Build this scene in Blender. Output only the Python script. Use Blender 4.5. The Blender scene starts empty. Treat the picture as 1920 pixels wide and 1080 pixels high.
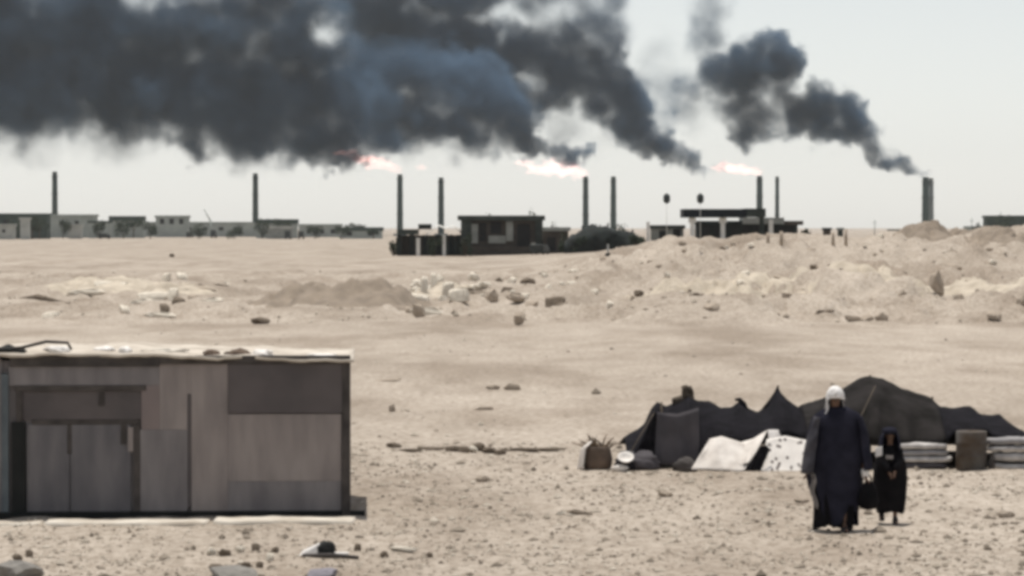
import bpy, bmesh, math, random
from mathutils import Vector, Matrix, noise, Euler

random.seed(7)
R = math.radians
scene = bpy.context.scene
col = scene.collection

# ------------------------------------------------------------------ camera
F = 6300.0          # focal length in pixels of a 1920 wide frame
CZ = 3.6            # eye height
HOR = 430.0         # eye level row
cam_d = bpy.data.cameras.new('camera')
cam_d.sensor_width = 36.0
cam_d.lens = F / 1920 * 36
cam_d.clip_start = 0.5
cam_d.clip_end = 40000
cam = bpy.data.objects.new('camera', cam_d)
col.objects.link(cam)
cam.location = (0, 0, CZ)
cam.rotation_euler = (R(90) - math.atan((540 - HOR) / F), 0, 0)
scene.camera = cam

# ------------------------------------------------------------------ world, sun, exposure
SUN = Vector((-0.09, 0.20, 0.95)).normalized()      # towards the sun
el = math.asin(SUN.z)
az = math.atan2(SUN.x, SUN.y)
world = bpy.data.worlds.new('World')
scene.world = world
world.use_nodes = True
wn = world.node_tree.nodes
wl = world.node_tree.links
sky = wn.new('ShaderNodeTexSky')
sky.sky_type = 'NISHITA'
sky.sun_disc = False
sky.sun_elevation = el
sky.sun_rotation = az
sky.altitude = 0
sky.air_density = 1.0
sky.dust_density = 0.35
sky.ozone_density = 1.0
bg = wn['Background']
bg.inputs['Strength'].default_value = 0.090
sat = wn.new('ShaderNodeHueSaturation')
sat.inputs['Saturation'].default_value = 0.28
wl.new(sky.outputs[0], sat.inputs['Color'])
wl.new(sat.outputs[0], bg.inputs['Color'])

sun_d = bpy.data.lights.new('sun', 'SUN')
sun_d.energy = 3.0
sun_d.angle = R(0.6)
sun_d.color = (1.0, 0.95, 0.88)
sun = bpy.data.objects.new('sun', sun_d)
col.objects.link(sun)
sun.rotation_euler = (-SUN).to_track_quat('-Z', 'Y').to_euler()
sun.location = (0, 0, 200)

vs = scene.view_settings
vs.view_transform = 'Standard'
vs.look = 'None'
vs.exposure = 0.47
vs.gamma = 1.0
scene.render.engine = 'CYCLES'
cy = scene.cycles
cy.use_denoising = True
cy.max_bounces = 5
cy.diffuse_bounces = 2
cy.glossy_bounces = 2
cy.transparent_max_bounces = 8
cy.volume_bounces = 1
cy.filter_width = 3.8           # soft old lens
cy.use_adaptive_sampling = True
cy.adaptive_threshold = 0.02
cy.volume_max_steps = 256

# ------------------------------------------------------------------ helpers
def P(px, py, Y):
    return Vector(((px - 960) * Y / F, Y, CZ - (py - HOR) * Y / F))

def gY(py):
    return CZ * F / (py - HOR)

def X(px, Y):
    return (px - 960) * Y / F

def Zp(py, Y):
    return CZ - (py - HOR) * Y / F

def smooth(a, b, x):
    if a == b:
        return 0.0
    t = min(1, max(0, (x - a) / (b - a)))
    return t * t * (3 - 2 * t)

def interp(tab, x):
    if x <= tab[0][0]:
        return tab[0][1]
    for (a, va), (b, vb) in zip(tab, tab[1:]):
        if x <= b:
            t = (x - a) / (b - a)
            return va + (vb - va) * t
    return tab[-1][1]

def tag(o, label=None, cat=None, group=None, kind=None):
    if label:
        o['label'] = label
    if cat:
        o['category'] = cat
    if group:
        o['group'] = group
    if kind:
        o['kind'] = kind
    return o

def empty(name, loc, rz=0.0, label=None, cat=None, group=None):
    o = bpy.data.objects.new(name, None)
    o.empty_display_size = 0.2
    col.objects.link(o)
    o.location = loc
    o.rotation_euler = (0, 0, rz)
    tag(o, label, cat, group)
    return o

class MB:
    def __init__(self):
        self.v = []
        self.f = []
        self.s = []

    def add(self, vs_, fs_, sm=False):
        b = len(self.v)
        self.v += [tuple(q) for q in vs_]
        for f in fs_:
            self.f.append([i + b for i in f])
            self.s.append(sm)
        return self

    def box(self, x0, x1, y0, y1, z0, z1):
        vs_ = [(x0, y0, z0), (x1, y0, z0), (x1, y1, z0), (x0, y1, z0), (x0, y0, z1), (x1, y0, z1), (x1, y1, z1), (x0, y1, z1)]
        return self.add(vs_, [(0, 3, 2, 1), (4, 5, 6, 7), (0, 1, 5, 4), (1, 2, 6, 5), (2, 3, 7, 6), (3, 0, 4, 7)])

    def rings(self, rings, cap0=True, cap1=True, sm=True):
        n = len(rings[0])
        vs_ = [p for r in rings for p in r]
        fs_ = []
        for i in range(len(rings) - 1):
            for k in range(n):
                k2 = (k + 1) % n
                fs_.append((i * n + k, i * n + k2, (i + 1) * n + k2, (i + 1) * n + k))
        if cap0:
            fs_.append(tuple(range(n))[::-1])
        if cap1:
            b = (len(rings) - 1) * n
            fs_.append(tuple(b + k for k in range(n)))
        return self.add(vs_, fs_, sm)

    def tube(self, pts, rad, n=8, sm=True):
        pts = [Vector(p) for p in pts]
        rr = []
        for i, p in enumerate(pts):
            a = pts[max(0, i - 1)]
            b = pts[min(len(pts) - 1, i + 1)]
            d = (b - a).normalized()
            u = d.orthogonal().normalized() if abs(d.z) > 0.9 else d.cross(Vector((0, 0, 1))).normalized()
            if abs(d.z) > 0.9:
                u = Vector((1, 0, 0)) - d * d.x
                u.normalize()
            w = d.cross(u)
            r = rad[i] if isinstance(rad, (list, tuple)) else rad
            rr.append([p + (u * math.cos(2 * math.pi * k / n) + w * math.sin(2 * math.pi * k / n)) * r for k in range(n)])
        return self.rings(rr, sm=sm)

    def lathe(self, prof, cx=0, cy_=0, n=16, sm=True):
        return self.rings([[(cx + r * math.cos(2 * math.pi * k / n), cy_ + r * math.sin(2 * math.pi * k / n), z) for k in range(n)] for r, z in prof], sm=sm)

    def grid(self, fn, nu, nv, thick=0.0, sm=True):
        """fn(u,v)->point; optional thickness along -normal (closed slab)"""
        pts = [[Vector(fn(i / nu, j / nv)) for j in range(nv + 1)] for i in range(nu + 1)]
        if thick <= 0:
            vs_ = [p for r in pts for p in r]
            fs_ = [(i * (nv + 1) + j, (i + 1) * (nv + 1) + j, (i + 1) * (nv + 1) + j + 1, i * (nv + 1) + j + 1) for i in range(nu) for j in range(nv)]
            return self.add(vs_, fs_, sm)
        def nrm(i, j):
            a = pts[min(nu, i + 1)][j] - pts[max(0, i - 1)][j]
            b = pts[i][min(nv, j + 1)] - pts[i][max(0, j - 1)]
            c = a.cross(b)
            return c.normalized() if c.length > 1e-9 else Vector((0, -1, 0))
        top = [pts[i][j] for i in range(nu + 1) for j in range(nv + 1)]
        bot = [pts[i][j] - nrm(i, j) * thick for i in range(nu + 1) for j in range(nv + 1)]
        N = len(top)
        w = nv + 1
        fs_ = []
        for i in range(nu):
            for j in range(nv):
                q = (i * w + j, (i + 1) * w + j, (i + 1) * w + j + 1, i * w + j + 1)
                fs_.append(q)
                fs_.append(tuple(N + k for k in q[::-1]))
        for i in range(nu):
            fs_.append((i * w, N + i * w, N + (i + 1) * w, (i + 1) * w))
            fs_.append((i * w + nv, (i + 1) * w + nv, N + (i + 1) * w + nv, N + i * w + nv))
        for j in range(nv):
            fs_.append((j, j + 1, N + j + 1, N + j))
            b = nu * w
            fs_.append((b + j, N + b + j, N + b + j + 1, b + j + 1))
        return self.add(top + bot, fs_, sm)

    def blob(self, c, r, sub=3, amp=0.2, fr=1.0, seed=0.0, squash=None):
        bm = bmesh.new()
        bmesh.ops.create_icosphere(bm, subdivisions=sub, radius=1.0)
        vs_ = []
        c = Vector(c)
        for v in bm.verts:
            n = v.co.normalized()
            k = 1 + amp * noise.fractal(n * fr + Vector((seed, seed * 1.7, -seed)), 0.8, 2.0, 4)
            p = Vector((n.x * r[0], n.y * r[1], n.z * r[2])) * k
            if squash is not None and p.z < squash:
                p.z = squash
            vs_.append(c + p)
        fs_ = [[v.index for v in f.verts] for f in bm.faces]
        bm.free()
        return self.add(vs_, fs_, True)

    def mesh(self, name):
        me = bpy.data.meshes.new(name)
        me.from_pydata(self.v, [], self.f)
        me.polygons.foreach_set('use_smooth', self.s)
        me.update()
        return me

    def build(self, name, m, parent=None, loc=None):
        o = bpy.data.objects.new(name, self.mesh(name))
        col.objects.link(o)
        o.data.materials.append(m)
        if loc is not None:
            o.location = loc
        if parent is not None:
            o.parent = parent
        return o

def bevel(o, w=0.01, seg=1):
    md = o.modifiers.new('bevel', 'BEVEL')
    md.width = w
    md.segments = seg
    return o

# ------------------------------------------------------------------ materials
def mat(name, c1, c2=None, scale=3.0, rough=0.9, bump=0.0, bscale=None, detail=5.0, stretch=(1, 1, 1), spec=0.25, metal=0.0, lo=0.35, hi=0.65):
    m = bpy.data.materials.new(name)
    m.use_nodes = True
    nt = m.node_tree
    b = nt.nodes['Principled BSDF']
    b.inputs['Roughness'].default_value = rough
    b.inputs['Specular IOR Level'].default_value = spec
    b.inputs['Metallic'].default_value = metal
    tc = nt.nodes.new('ShaderNodeTexCoord')
    mp = nt.nodes.new('ShaderNodeMapping')
    mp.inputs['Scale'].default_value = stretch
    nt.links.new(tc.outputs['Object'], mp.inputs[0])
    if c2 is None:
        c2 = tuple(c * 0.75 for c in c1)
    n = nt.nodes.new('ShaderNodeTexNoise')
    n.inputs['Scale'].default_value = scale
    n.inputs['Detail'].default_value = detail
    nt.links.new(mp.outputs[0], n.inputs['Vector'])
    cr = nt.nodes.new('ShaderNodeValToRGB')
    cr.color_ramp.elements[0].position = lo
    cr.color_ramp.elements[0].color = (*c2, 1)
    cr.color_ramp.elements[1].position = hi
    cr.color_ramp.elements[1].color = (*c1, 1)
    nt.links.new(n.outputs['Fac'], cr.inputs[0])
    nt.links.new(cr.outputs[0], b.inputs['Base Color'])
    if bump > 0:
        n2 = nt.nodes.new('ShaderNodeTexNoise')
        n2.inputs['Scale'].default_value = bscale or scale * 6
        n2.inputs['Detail'].default_value = 6
        nt.links.new(mp.outputs[0], n2.inputs['Vector'])
        bp = nt.nodes.new('ShaderNodeBump')
        bp.inputs['Strength'].default_value = 0.6
        bp.inputs['Distance'].default_value = bump
        nt.links.new(n2.outputs['Fac'], bp.inputs['Height'])
        nt.links.new(bp.outputs[0], b.inputs['Normal'])
    return m

def island_mat(name, stops, rough=0.95):
    m = bpy.data.materials.new(name)
    m.use_nodes = True
    nt = m.node_tree
    b = nt.nodes['Principled BSDF']
    b.inputs['Roughness'].default_value = rough
    b.inputs['Specular IOR Level'].default_value = 0.2
    g = nt.nodes.new('ShaderNodeNewGeometry')
    cr = nt.nodes.new('ShaderNodeValToRGB')
    while len(cr.color_ramp.elements) < len(stops):
        cr.color_ramp.elements.new(0.5)
    for e, (p, c) in zip(cr.color_ramp.elements, stops):
        e.position = p
        e.color = (*c, 1)
    nt.links.new(g.outputs['Random Per Island'], cr.inputs[0])
    nt.links.new(cr.outputs[0], b.inputs['Base Color'])
    return m

def ground_mat():
    m = bpy.data.materials.new('desert_sand')
    m.use_nodes = True
    nt = m.node_tree
    L = nt.links
    b = nt.nodes['Principled BSDF']
    b.inputs['Roughness'].default_value = 0.97
    b.inputs['Specular IOR Level'].default_value = 0.1
    tc = nt.nodes.new('ShaderNodeTexCoord')
    def ns(scale, detail, stretch=(1, 1, 1), rough=0.55):
        mp = nt.nodes.new('ShaderNodeMapping')
        mp.inputs['Scale'].default_value = stretch
        L.new(tc.outputs['Object'], mp.inputs[0])
        n = nt.nodes.new('ShaderNodeTexNoise')
        n.inputs['Scale'].default_value = scale
        n.inputs['Detail'].default_value = detail
        n.inputs['Roughness'].default_value = rough
        L.new(mp.outputs[0], n.inputs['Vector'])
        return n.outputs['Fac']
    def ramp(fac, a, ca, bb, cb):
        cr = nt.nodes.new('ShaderNodeValToRGB')
        cr.color_ramp.elements[0].position = a
        cr.color_ramp.elements[0].color = (*ca, 1)
        cr.color_ramp.elements[1].position = bb
        cr.color_ramp.elements[1].color = (*cb, 1)
        L.new(fac, cr.inputs[0])
        return cr.outputs[0]
    def mul(a, bb, fac=1.0):
        mx = nt.nodes.new('ShaderNodeMix')
        mx.data_type = 'RGBA'
        mx.blend_type = 'MULTIPLY'
        mx.inputs['Factor'].default_value = fac
        L.new(a, mx.inputs[6])
        L.new(bb, mx.inputs[7])
        return mx.outputs[2]
    base = ramp(ns(0.10, 4, (1, 0.25, 1)), 0.35, (0.408, 0.352, 0.292), 0.68, (0.51, 0.447, 0.378))
    mid = ramp(ns(0.9, 5, (1, 0.35, 1)), 0.30, (0.84, 0.83, 0.82), 0.66, (1.0, 1.0, 1.0))
    fine = ramp(ns(7.0, 6, (1, 0.5, 1), 0.7), 0.38, (0.66, 0.64, 0.61), 0.56, (1.0, 1.0, 1.0))
    patch = ramp(ns(0.22, 5, (1, 0.30, 1), .6), 0.38, (0.76, 0.735, 0.71), 0.54, (1.0, 1.0, 1.0))
    c = mul(mul(mul(base, mid), fine), patch)
    L.new(c, b.inputs['Base Color'])
    bp = nt.nodes.new('ShaderNodeBump')
    bp.inputs['Strength'].default_value = 0.7
    bp.inputs['Distance'].default_value = 0.10
    L.new(ns(5.0, 8), bp.inputs['Height'])
    L.new(bp.outputs[0], b.inputs['Normal'])
    return m

M = {}
M['sand'] = ground_mat()
M['mound'] = mat('brown_earth', (0.27, 0.222, 0.172), (0.19, 0.155, 0.12), 1.2, 0.97, 0.06, 5)
M['gravel'] = island_mat('gravel_stones', [(0.0, (0.13, 0.107, 0.082)), (0.25, (0.25, 0.212, 0.168)), (0.6, (0.36, 0.31, 0.25)), (1.0, (0.55, 0.49, 0.41))])
M['rock_pale'] = mat('pale_rubble', (0.74, 0.68, 0.58), (0.55, 0.49, 0.40), 2.5, 0.95, 0.03)
M['rock_dark'] = mat('dark_rubble', (0.20, 0.16, 0.12), (0.12, 0.095, 0.07), 2.5, 0.95, 0.03)
M['rock_mid'] = mat('tan_rubble', (0.44, 0.37, 0.295), (0.32, 0.265, 0.21), 2.5, 0.95, 0.03)
M['rock_grey'] = mat('grey_rock', (0.25, 0.235, 0.21), (0.17, 0.16, 0.145), 3, 0.9, 0.02)
M['rock_blue'] = mat('slate_rock', (0.25, 0.235, 0.26), (0.18, 0.17, 0.19), 3, 0.9, 0.02)
M['concrete'] = mat('pale_concrete', (0.66, 0.61, 0.53), (0.44, 0.385, 0.315), 2.0, 0.9, 0.01)
M['wall'] = mat('weathered_sheet', (0.30, 0.264, 0.246), (0.20, 0.175, 0.167), 1.6, 0.85, 0.012, 9, stretch=(2.2, 1, .6), lo=.3, hi=.68)
M['wall2'] = mat('weathered_sheet_grey', (0.225, 0.208, 0.205), (0.145, 0.134, 0.136), 1.8, 0.85, 0.012, 9, stretch=(2.2, 1, .6), lo=.3, hi=.68)
M['wall_red'] = mat('weathered_sheet_reddish', (0.225, 0.185, 0.175), (0.185, 0.155, 0.15), 1.4, 0.85, 0.006, 30)
M['board_dark'] = mat('dark_board', (0.115, 0.10, 0.098), (0.085, 0.075, 0.075), 1.6, 0.8, 0.005, 25)
M['door'] = mat('grey_door', (0.165, 0.155, 0.158), (0.10, 0.096, 0.102), 2.0, 0.8, 0.008, 9, stretch=(2.2, 1, .6), lo=.3, hi=.68)
M['frame_dark'] = mat('dark_timber', (0.085, 0.074, 0.068), (0.045, 0.04, 0.037), 4, 0.85, 0.004)
M['black'] = mat('tarred_black', (0.02, 0.021, 0.02), (0.012, 0.013, 0.013), 3, 0.9)
M['greenpost'] = mat('blue_grey_post', (0.11, 0.13, 0.14), (0.08, 0.095, 0.105), 3, 0.7)
M['roof'] = mat('dusty_roof', (0.60, 0.54, 0.46), (0.40, 0.35, 0.29), 1.5, 0.95, 0.02, 6)
M['white'] = mat('white_cloth', (0.78, 0.73, 0.67), (0.55, 0.50, 0.45), 3.5, 0.95, 0.01)
M['scrap_white'] = mat('white_scrap', (0.85, 0.82, 0.78), (0.65, 0.61, 0.56), 5, 0.8)
M['tent'] = mat('black_goat_hair', (0.017, 0.016, 0.019), (0.010, 0.0095, 0.011), 5, 1.0, 0.01, 40, stretch=(1, 1, 3), spec=0.05)
M['tent_brown'] = mat('sun_bleached_goat_hair', (0.032, 0.029, 0.028), (0.014, 0.013, 0.012), 3, 1.0, 0.01, 40, spec=0.05)
M['tent_grey'] = mat('grey_tent_flap', (0.10, 0.092, 0.097), (0.072, 0.067, 0.072), 3, 1.0, 0.008, 40, spec=0.05)
M['navy'] = mat('navy_wool', (0.026, 0.026, 0.038), (0.016, 0.016, 0.024), 6, 1.0, 0.006, 60, spec=0.05)
M['robe'] = mat('black_robe', (0.013, 0.012, 0.013), (0.008, 0.008, 0.009), 8, 1.0, 0.004, 60, spec=0.05)
M['cloak'] = mat('sunlit_cloak', (0.075, 0.072, 0.080), (0.040, 0.039, 0.047), 4, 1.0, 0.006, 50, spec=0.05)  # lighter copy of the cloak cloth, sunlight put into the colour
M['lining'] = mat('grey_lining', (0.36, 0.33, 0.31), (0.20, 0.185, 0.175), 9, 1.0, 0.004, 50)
M['skin'] = mat('brown_skin', (0.16, 0.095, 0.065), (0.13, 0.075, 0.05), 12, 0.6)
M['skin_pale'] = mat('tan_skin', (0.42, 0.29, 0.22), (0.34, 0.23, 0.17), 12, 0.6)
M['hat'] = mat('white_headcloth', (0.82, 0.80, 0.78), (0.70, 0.68, 0.66), 9, 0.95, 0.004, 50)
M['eye'] = mat('dark_eye', (0.02, 0.015, 0.012), None, 5, 0.3)
M['leather'] = mat('black_leather', (0.025, 0.022, 0.022), None, 8, 0.6)
M['brush'] = mat('dry_brushwood', (0.20, 0.145, 0.095), (0.11, 0.08, 0.055), 6, 0.95)
M['sack'] = mat('brown_sacking', (0.17, 0.125, 0.095), (0.10, 0.075, 0.058), 4, 0.98, 0.01, 40)
M['drum'] = mat('rusty_drum', (0.105, 0.098, 0.09), (0.065, 0.045, 0.03), 3, 0.75, 0.003)
M['rope'] = mat('dark_rope', (0.10, 0.08, 0.06), None, 10, 0.95)
M['bedding'] = mat('pale_bedding', (0.60, 0.57, 0.54), (0.36, 0.34, 0.325), 4, 0.97, 0.01)
M['bedding_grey'] = mat('grey_bedding', (0.34, 0.325, 0.32), (0.25, 0.24, 0.24), 4, 0.97, 0.01)
M['stack'] = mat('flare_stack_steel', (0.062, 0.092, 0.080), (0.040, 0.062, 0.054), 0.4, 0.7, stretch=(1, 1, 0.3))
M['stack_grey'] = mat('pale_flare_stack', (0.22, 0.24, 0.23), (0.16, 0.175, 0.17), 0.4, 0.7)
M['shed'] = mat('dark_green_shed', (0.055, 0.065, 0.058), (0.03, 0.037, 0.033), 0.6, 0.9)
M['shed_brown'] = mat('dark_brown_shed', (0.075, 0.065, 0.055), (0.045, 0.038, 0.032), 0.6, 0.9)
M['shed_pale'] = mat('pale_grey_panel', (0.27, 0.28, 0.26), (0.19, 0.20, 0.185), 0.7, 0.9)
M['far_dark'] = mat('dark_tarpaulin', (0.02, 0.026, 0.024), (0.012, 0.014, 0.013), 0.8, 0.9)
M['canopy'] = mat('blue_black_canopy', (0.012, 0.017, 0.022), (0.008, 0.010, 0.014), 0.5, 0.9)
M['far_pale'] = mat('faded_whitewash', (0.44, 0.445, 0.415), (0.32, 0.33, 0.305), 0.3, 0.9)
M['far_white'] = mat('whitewash', (0.74, 0.73, 0.69), (0.60, 0.59, 0.55), 0.5, 0.9)
M['far_grey'] = mat('grey_green_render', (0.33, 0.355, 0.33), (0.25, 0.275, 0.255), 0.2, 0.9)
M['far_roof'] = mat('dark_green_roofing', (0.06, 0.08, 0.068), (0.035, 0.05, 0.042), 0.3, 0.9)
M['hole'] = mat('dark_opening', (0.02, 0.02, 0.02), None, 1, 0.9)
M['leaf'] = mat('dusty_leaves', (0.055, 0.072, 0.045), (0.025, 0.036, 0.022), 0.6, 0.9)
M['trunk'] = mat('bark', (0.09, 0.07, 0.05), None, 2, 0.95)
M['metal_pale'] = mat('pale_galvanised_metal', (0.55, 0.56, 0.55), (0.45, 0.46, 0.45), 2, 0.5)
M['lamp'] = mat('dark_lamp_housing', (0.04, 0.05, 0.048), None, 3, 0.6)
M['vehicle'] = mat('dark_vehicle_paint', (0.035, 0.04, 0.037), (0.025, 0.03, 0.028), 0.5, 0.5)
M['tyre'] = mat('tyre_rubber', (0.015, 0.015, 0.015), None, 3, 0.9)
M['glass'] = mat('dark_glass', (0.02, 0.025, 0.03), None, 1, 0.15, spec=0.5)

def pattern_mat():
    m = mat('printed_blanket', (0.72, 0.68, 0.63), (0.60, 0.56, 0.52), 3, 0.95)
    nt = m.node_tree
    b = nt.nodes['Principled BSDF']
    tc = nt.nodes.new('ShaderNodeTexCoord')
    mp = nt.nodes.new('ShaderNodeMapping')
    mp.inputs['Rotation'].default_value = (0, R(-18), 0)
    mp.inputs['Scale'].default_value = (1, 0.01, 1)
    vo = nt.nodes.new('ShaderNodeTexVoronoi')
    vo.distance = 'CHEBYCHEV'
    vo.inputs['Scale'].default_value = 12.0
    vo.inputs['Randomness'].default_value = 0.9
    cr = nt.nodes.new('ShaderNodeValToRGB')
    cr.color_ramp.elements[0].position = 0.22
    cr.color_ramp.elements[0].color = (0.16, 0.14, 0.13, 1)
    cr.color_ramp.elements[1].position = 0.30
    cr.color_ramp.elements[1].color = (0.74, 0.70, 0.65, 1)
    nt.links.new(tc.outputs['Object'], mp.inputs[0])
    nt.links.new(mp.outputs[0], vo.inputs['Vector'])
    nt.links.new(vo.outputs['Distance'], cr.inputs[0])
    nt.links.new(cr.outputs[0], b.inputs['Base Color'])
    return m
M['pattern'] = pattern_mat()

# ------------------------------------------------------------------ terrain
HILL = [(880, 0.0), (950, 0.25), (1000, 0.5), (1100, 1.1), (1200, 2.0), (1260, 2.45), (1500, 2.65), (1700, 2.75), (1900, 2.95), (2600, 3.1), (4000, 2.0), (6000, 0.0)]

def bump(x, y, cx, cy_, rx, ry, h, p=1.0):
    d = ((x - cx) / rx) ** 2 + ((y - cy_) / ry) ** 2
    return h * math.exp(-d * p)

def height(x, y):
    if y < 5:
        return 0.0
    px = 960 + x / y * F
    z = 0.0
    n1 = noise.noise((x * 0.25, y * 0.12, 1.3))
    z += 0.025 * n1 * smooth(5, 30, y)
    if y < 75:
        g = 1 - smooth(54, 72, y)
        z += g * 0.035 * noise.fractal((x * 1.6, y * 1.1, 5.0), 0.9, 2.0, 3)
    # spoil heaps on the right
    if 110 < y < 700 and px > 860:
        s = smooth(122, 262, y)
        if y > 320:
            s *= 1 - 0.55 * smooth(320, 480, y)
        hh = interp(HILL, px)
        rug = noise.fractal((x * 0.22, y * 0.10, 9.1), 0.8, 2.1, 4)
        rug2 = noise.fractal((x * 0.75, y * 0.33, 3.1), 0.8, 2.1, 3)
        z += s * hh
        z += (0.42 * rug + 0.20 * rug2) * smooth(120, 160, y) * (1 - smooth(300, 480, y)) * smooth(880, 1150, px) * (1 - 0.55 * smooth(215, 262, y))
        z += max(0, noise.noise((x * 0.16 + 4, y * 0.06, 2.0)) - 0.1) * 1.3 * smooth(120, 150, y) * (1 - smooth(190, 250, y)) * smooth(1250, 1500, px)
    if 118 < y < 300:
        # broken banks: little steep-faced steps
        w = smooth(122, 140, y) * (1 - smooth(245, 290, y))
        amp = (0.20 + 0.20 * smooth(980, 1200, px)) * w
        nb = noise.fractal((x * 0.21 + 3, y * 0.075, 11.0), .85, 2.1, 4)
        z += amp * (smooth(-.03, .07, nb) + .8 * smooth(.22, .30, nb) - .5)
        nb2 = noise.fractal((x * 0.6, y * 0.2, 21.0), .85, 2.1, 3)
        z += amp * .45 * (smooth(.02, .12, nb2) - .3)
    # rises on the crest
    z += bump(x, y, X(1745, 262), 262, 3.4, 14, 0.28)
    z += bump(x, y, X(1900, 255), 255, 3.8, 14, 0.55)
    z += bump(x, y, X(1850, 235), 235, 3.0, 12, 0.35)
    # banks on the left and by the mound
    z += bump(x, y, X(260, 190), 188, 4.6, 9, 0.65)
    z += bump(x, y, X(90, 215), 205, 4.2, 9, 0.42)
    z += bump(x, y, X(900, 180), 180, 3.8, 9, 0.55)
    z += bump(x, y, X(480, 230), 235, 9, 14, 0.4)
    z += bump(x, y, X(150, 320), 330, 14, 30, 0.6)
    if 100 < y < 420:
        k = smooth(110, 150, y) * (1 - smooth(330, 420, y)) * (1 - smooth(850, 1000, px))
        z += k * 0.11 * noise.fractal((x * 0.35, y * 0.12, 7.7), 0.9, 2.0, 4)
    # very far the plain lifts a little to the skyline
    z += 6.0 * smooth(2600, 8500, y) + 0.8 * smooth(900, 2500, y) * noise.noise((x * 0.004, y * 0.001, 0.4))
    return z

def build_ground():
    ys = [-9000, -3000, -600, -120, -20, 5, 15, 24, 30]
    y = 30.0
    while y < 58:
        y += 0.13
        ys.append(y)
    while y < 118:
        y += 0.5
        ys.append(y)
    while y < 290:
        y += 0.55
        ys.append(y)
    while y < 340:
        y += 1.2
        ys.append(y)
    while y < 9000:
        y *= 1.045
        ys.append(y)
    NU = 300
    us = [-0.26 + 0.52 * i / NU for i in range(NU + 1)]
    outer = [0.08, 0.25, 0.6, 1.0]
    verts = []
    rows = []
    for yy in ys:
        w = max(abs(yy), 30) if yy > -30 else 30
        xs = [u * w for u in us]
        e = xs[-1]
        LIM = 9500
        left = [-(e + (LIM - e) * t * t) for t in outer[::-1]]
        right = [e + (LIM - e) * t * t for t in outer]
        allx = left + xs + right
        r = []
        for xx in allx:
            r.append(len(verts))
            verts.append((xx, yy, height(xx, yy) if yy > 5 else 0.0))
        rows.append(r)
    faces = []
    for a, b in zip(rows, rows[1:]):
        for i in range(len(a) - 1):
            faces.append((a[i], a[i + 1], b[i + 1], b[i]))
    me = bpy.data.meshes.new('ground')
    me.from_pydata(verts, [], faces)
    me.polygons.foreach_set('use_smooth', [True] * len(faces))
    me.update()
    o = bpy.data.objects.new('ground', me)
    col.objects.link(o)
    me.materials.append(M['sand'])
    o['kind'] = 'structure'
    o['label'] = 'pale tan desert ground with spoil heaps and gravel'
    return o
build_ground()

def on(px, Y, dz=0.0):
    x = X(px, Y)
    return Vector((x, Y, height(x, Y) + dz))

# gravel, uncountable
def gravel():
    m = MB()
    rnd = random.Random(3)
    octf = [(0, 2, 4), (2, 1, 4), (1, 3, 4), (3, 0, 4), (2, 0, 5), (1, 2, 5), (3, 1, 5), (0, 3, 5)]
    def stone(x, y, s):
        z = height(x, y)
        a = rnd.random() * 6.28
        sx, sy, sz = s * rnd.uniform(0.7, 1.4), s * rnd.uniform(0.6, 1.1), s * rnd.uniform(0.35, 0.8)
        ca, sa = math.cos(a), math.sin(a)
        pts = [(sx, 0, 0), (-sx, 0, 0), (0, sy, 0), (0, -sy, 0), (0, 0, sz), (0, 0, -sz)]
        vs_ = []
        for p in pts:
            q = [c * rnd.uniform(0.75, 1.2) for c in p]
            vs_.append((x + q[0] * ca - q[1] * sa, y + q[0] * sa + q[1] * ca, z + sz * 0.35 + q[2]))
        m.add(vs_, octf)
    for i in range(30000):
        y = 33.5 + 23 * rnd.random() ** 1.15
        x = rnd.uniform(-0.19, 0.19) * y
        if x < X(665, 42.2) and 41.6 < y < 46.5:
            continue
        cl = noise.noise((x * 0.9, y * 0.7, 8.0))
        if rnd.random() > 0.62 + cl:
            continue
        stone(x, y, min(0.085, 0.012 * math.exp(rnd.gauss(0.22, 0.60))))
    for i in range(1500):
        y = 57 + 75 * rnd.random() ** 1.5
        x = rnd.uniform(-0.19, 0.19) * y
        if noise.noise((x * 0.3, y * 0.15, 2.0)) < 0.12:
            continue
        stone(x, y, min(0.12, 0.025 * math.exp(rnd.gauss(0.1, 0.5))))
    for i in range(5200):
        y = 128 + 150 * rnd.random()
        x = rnd.uniform(-0.19, 0.19) * y
        px = 960 + x / y * F
        k = 1.0 if px > 1100 else 0.45
        if noise.noise((x * 0.2, y * 0.1, 6.0)) < 0.05 or rnd.random() > k:
            continue
        stone(x, y, min(0.28, 0.07 * math.exp(rnd.gauss(0.1, 0.5))))
    o = m.build('gravel', M['gravel'])
    tag(o, 'brown and pale gravel scattered over the sand', None, None, 'stuff')
gravel()

# ------------------------------------------------------------------ rocks and rubble, one by one
def hull_mesh(seed, box=False):
    """irregular lump: a coarse ball pushed about by noise, some flattened towards a block"""
    rnd = random.Random(seed)
    bm = bmesh.new()
    bmesh.ops.create_icosphere(bm, subdivisions=2, radius=1.0)
    off = Vector((seed * 3.1, seed * 1.3, 0))
    cuts = [(Vector((rnd.gauss(0, 1), rnd.gauss(0, 1), rnd.gauss(0, .6))).normalized(), rnd.uniform(.5, .8)) for _ in range(5)]
    for v in bm.verts:
        n = v.co.normalized()
        p = n * (1 + .38 * noise.fractal(n * 1.3 + off, .8, 2, 3))
        if box:
            p = Vector([math.copysign(abs(c) ** .6, c) for c in p]) * .92
        for cn, cd in cuts:
            d = p.dot(cn) - cd
            if d > 0:
                p -= cn * d * .85
        v.co = p
    me = bpy.data.meshes.new('rock')
    bm.to_mesh(me)
    bm.free()
    return me

ROCKS = [hull_mesh(i) for i in range(6)] + [hull_mesh(20 + i, True) for i in range(5)]
_rm = {}
def rock_data(i, mk):
    if (i, mk) not in _rm:
        d = ROCKS[i].copy()
        d.materials.append(M[mk])
        _rm[(i, mk)] = d
    return _rm[(i, mk)]

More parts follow.
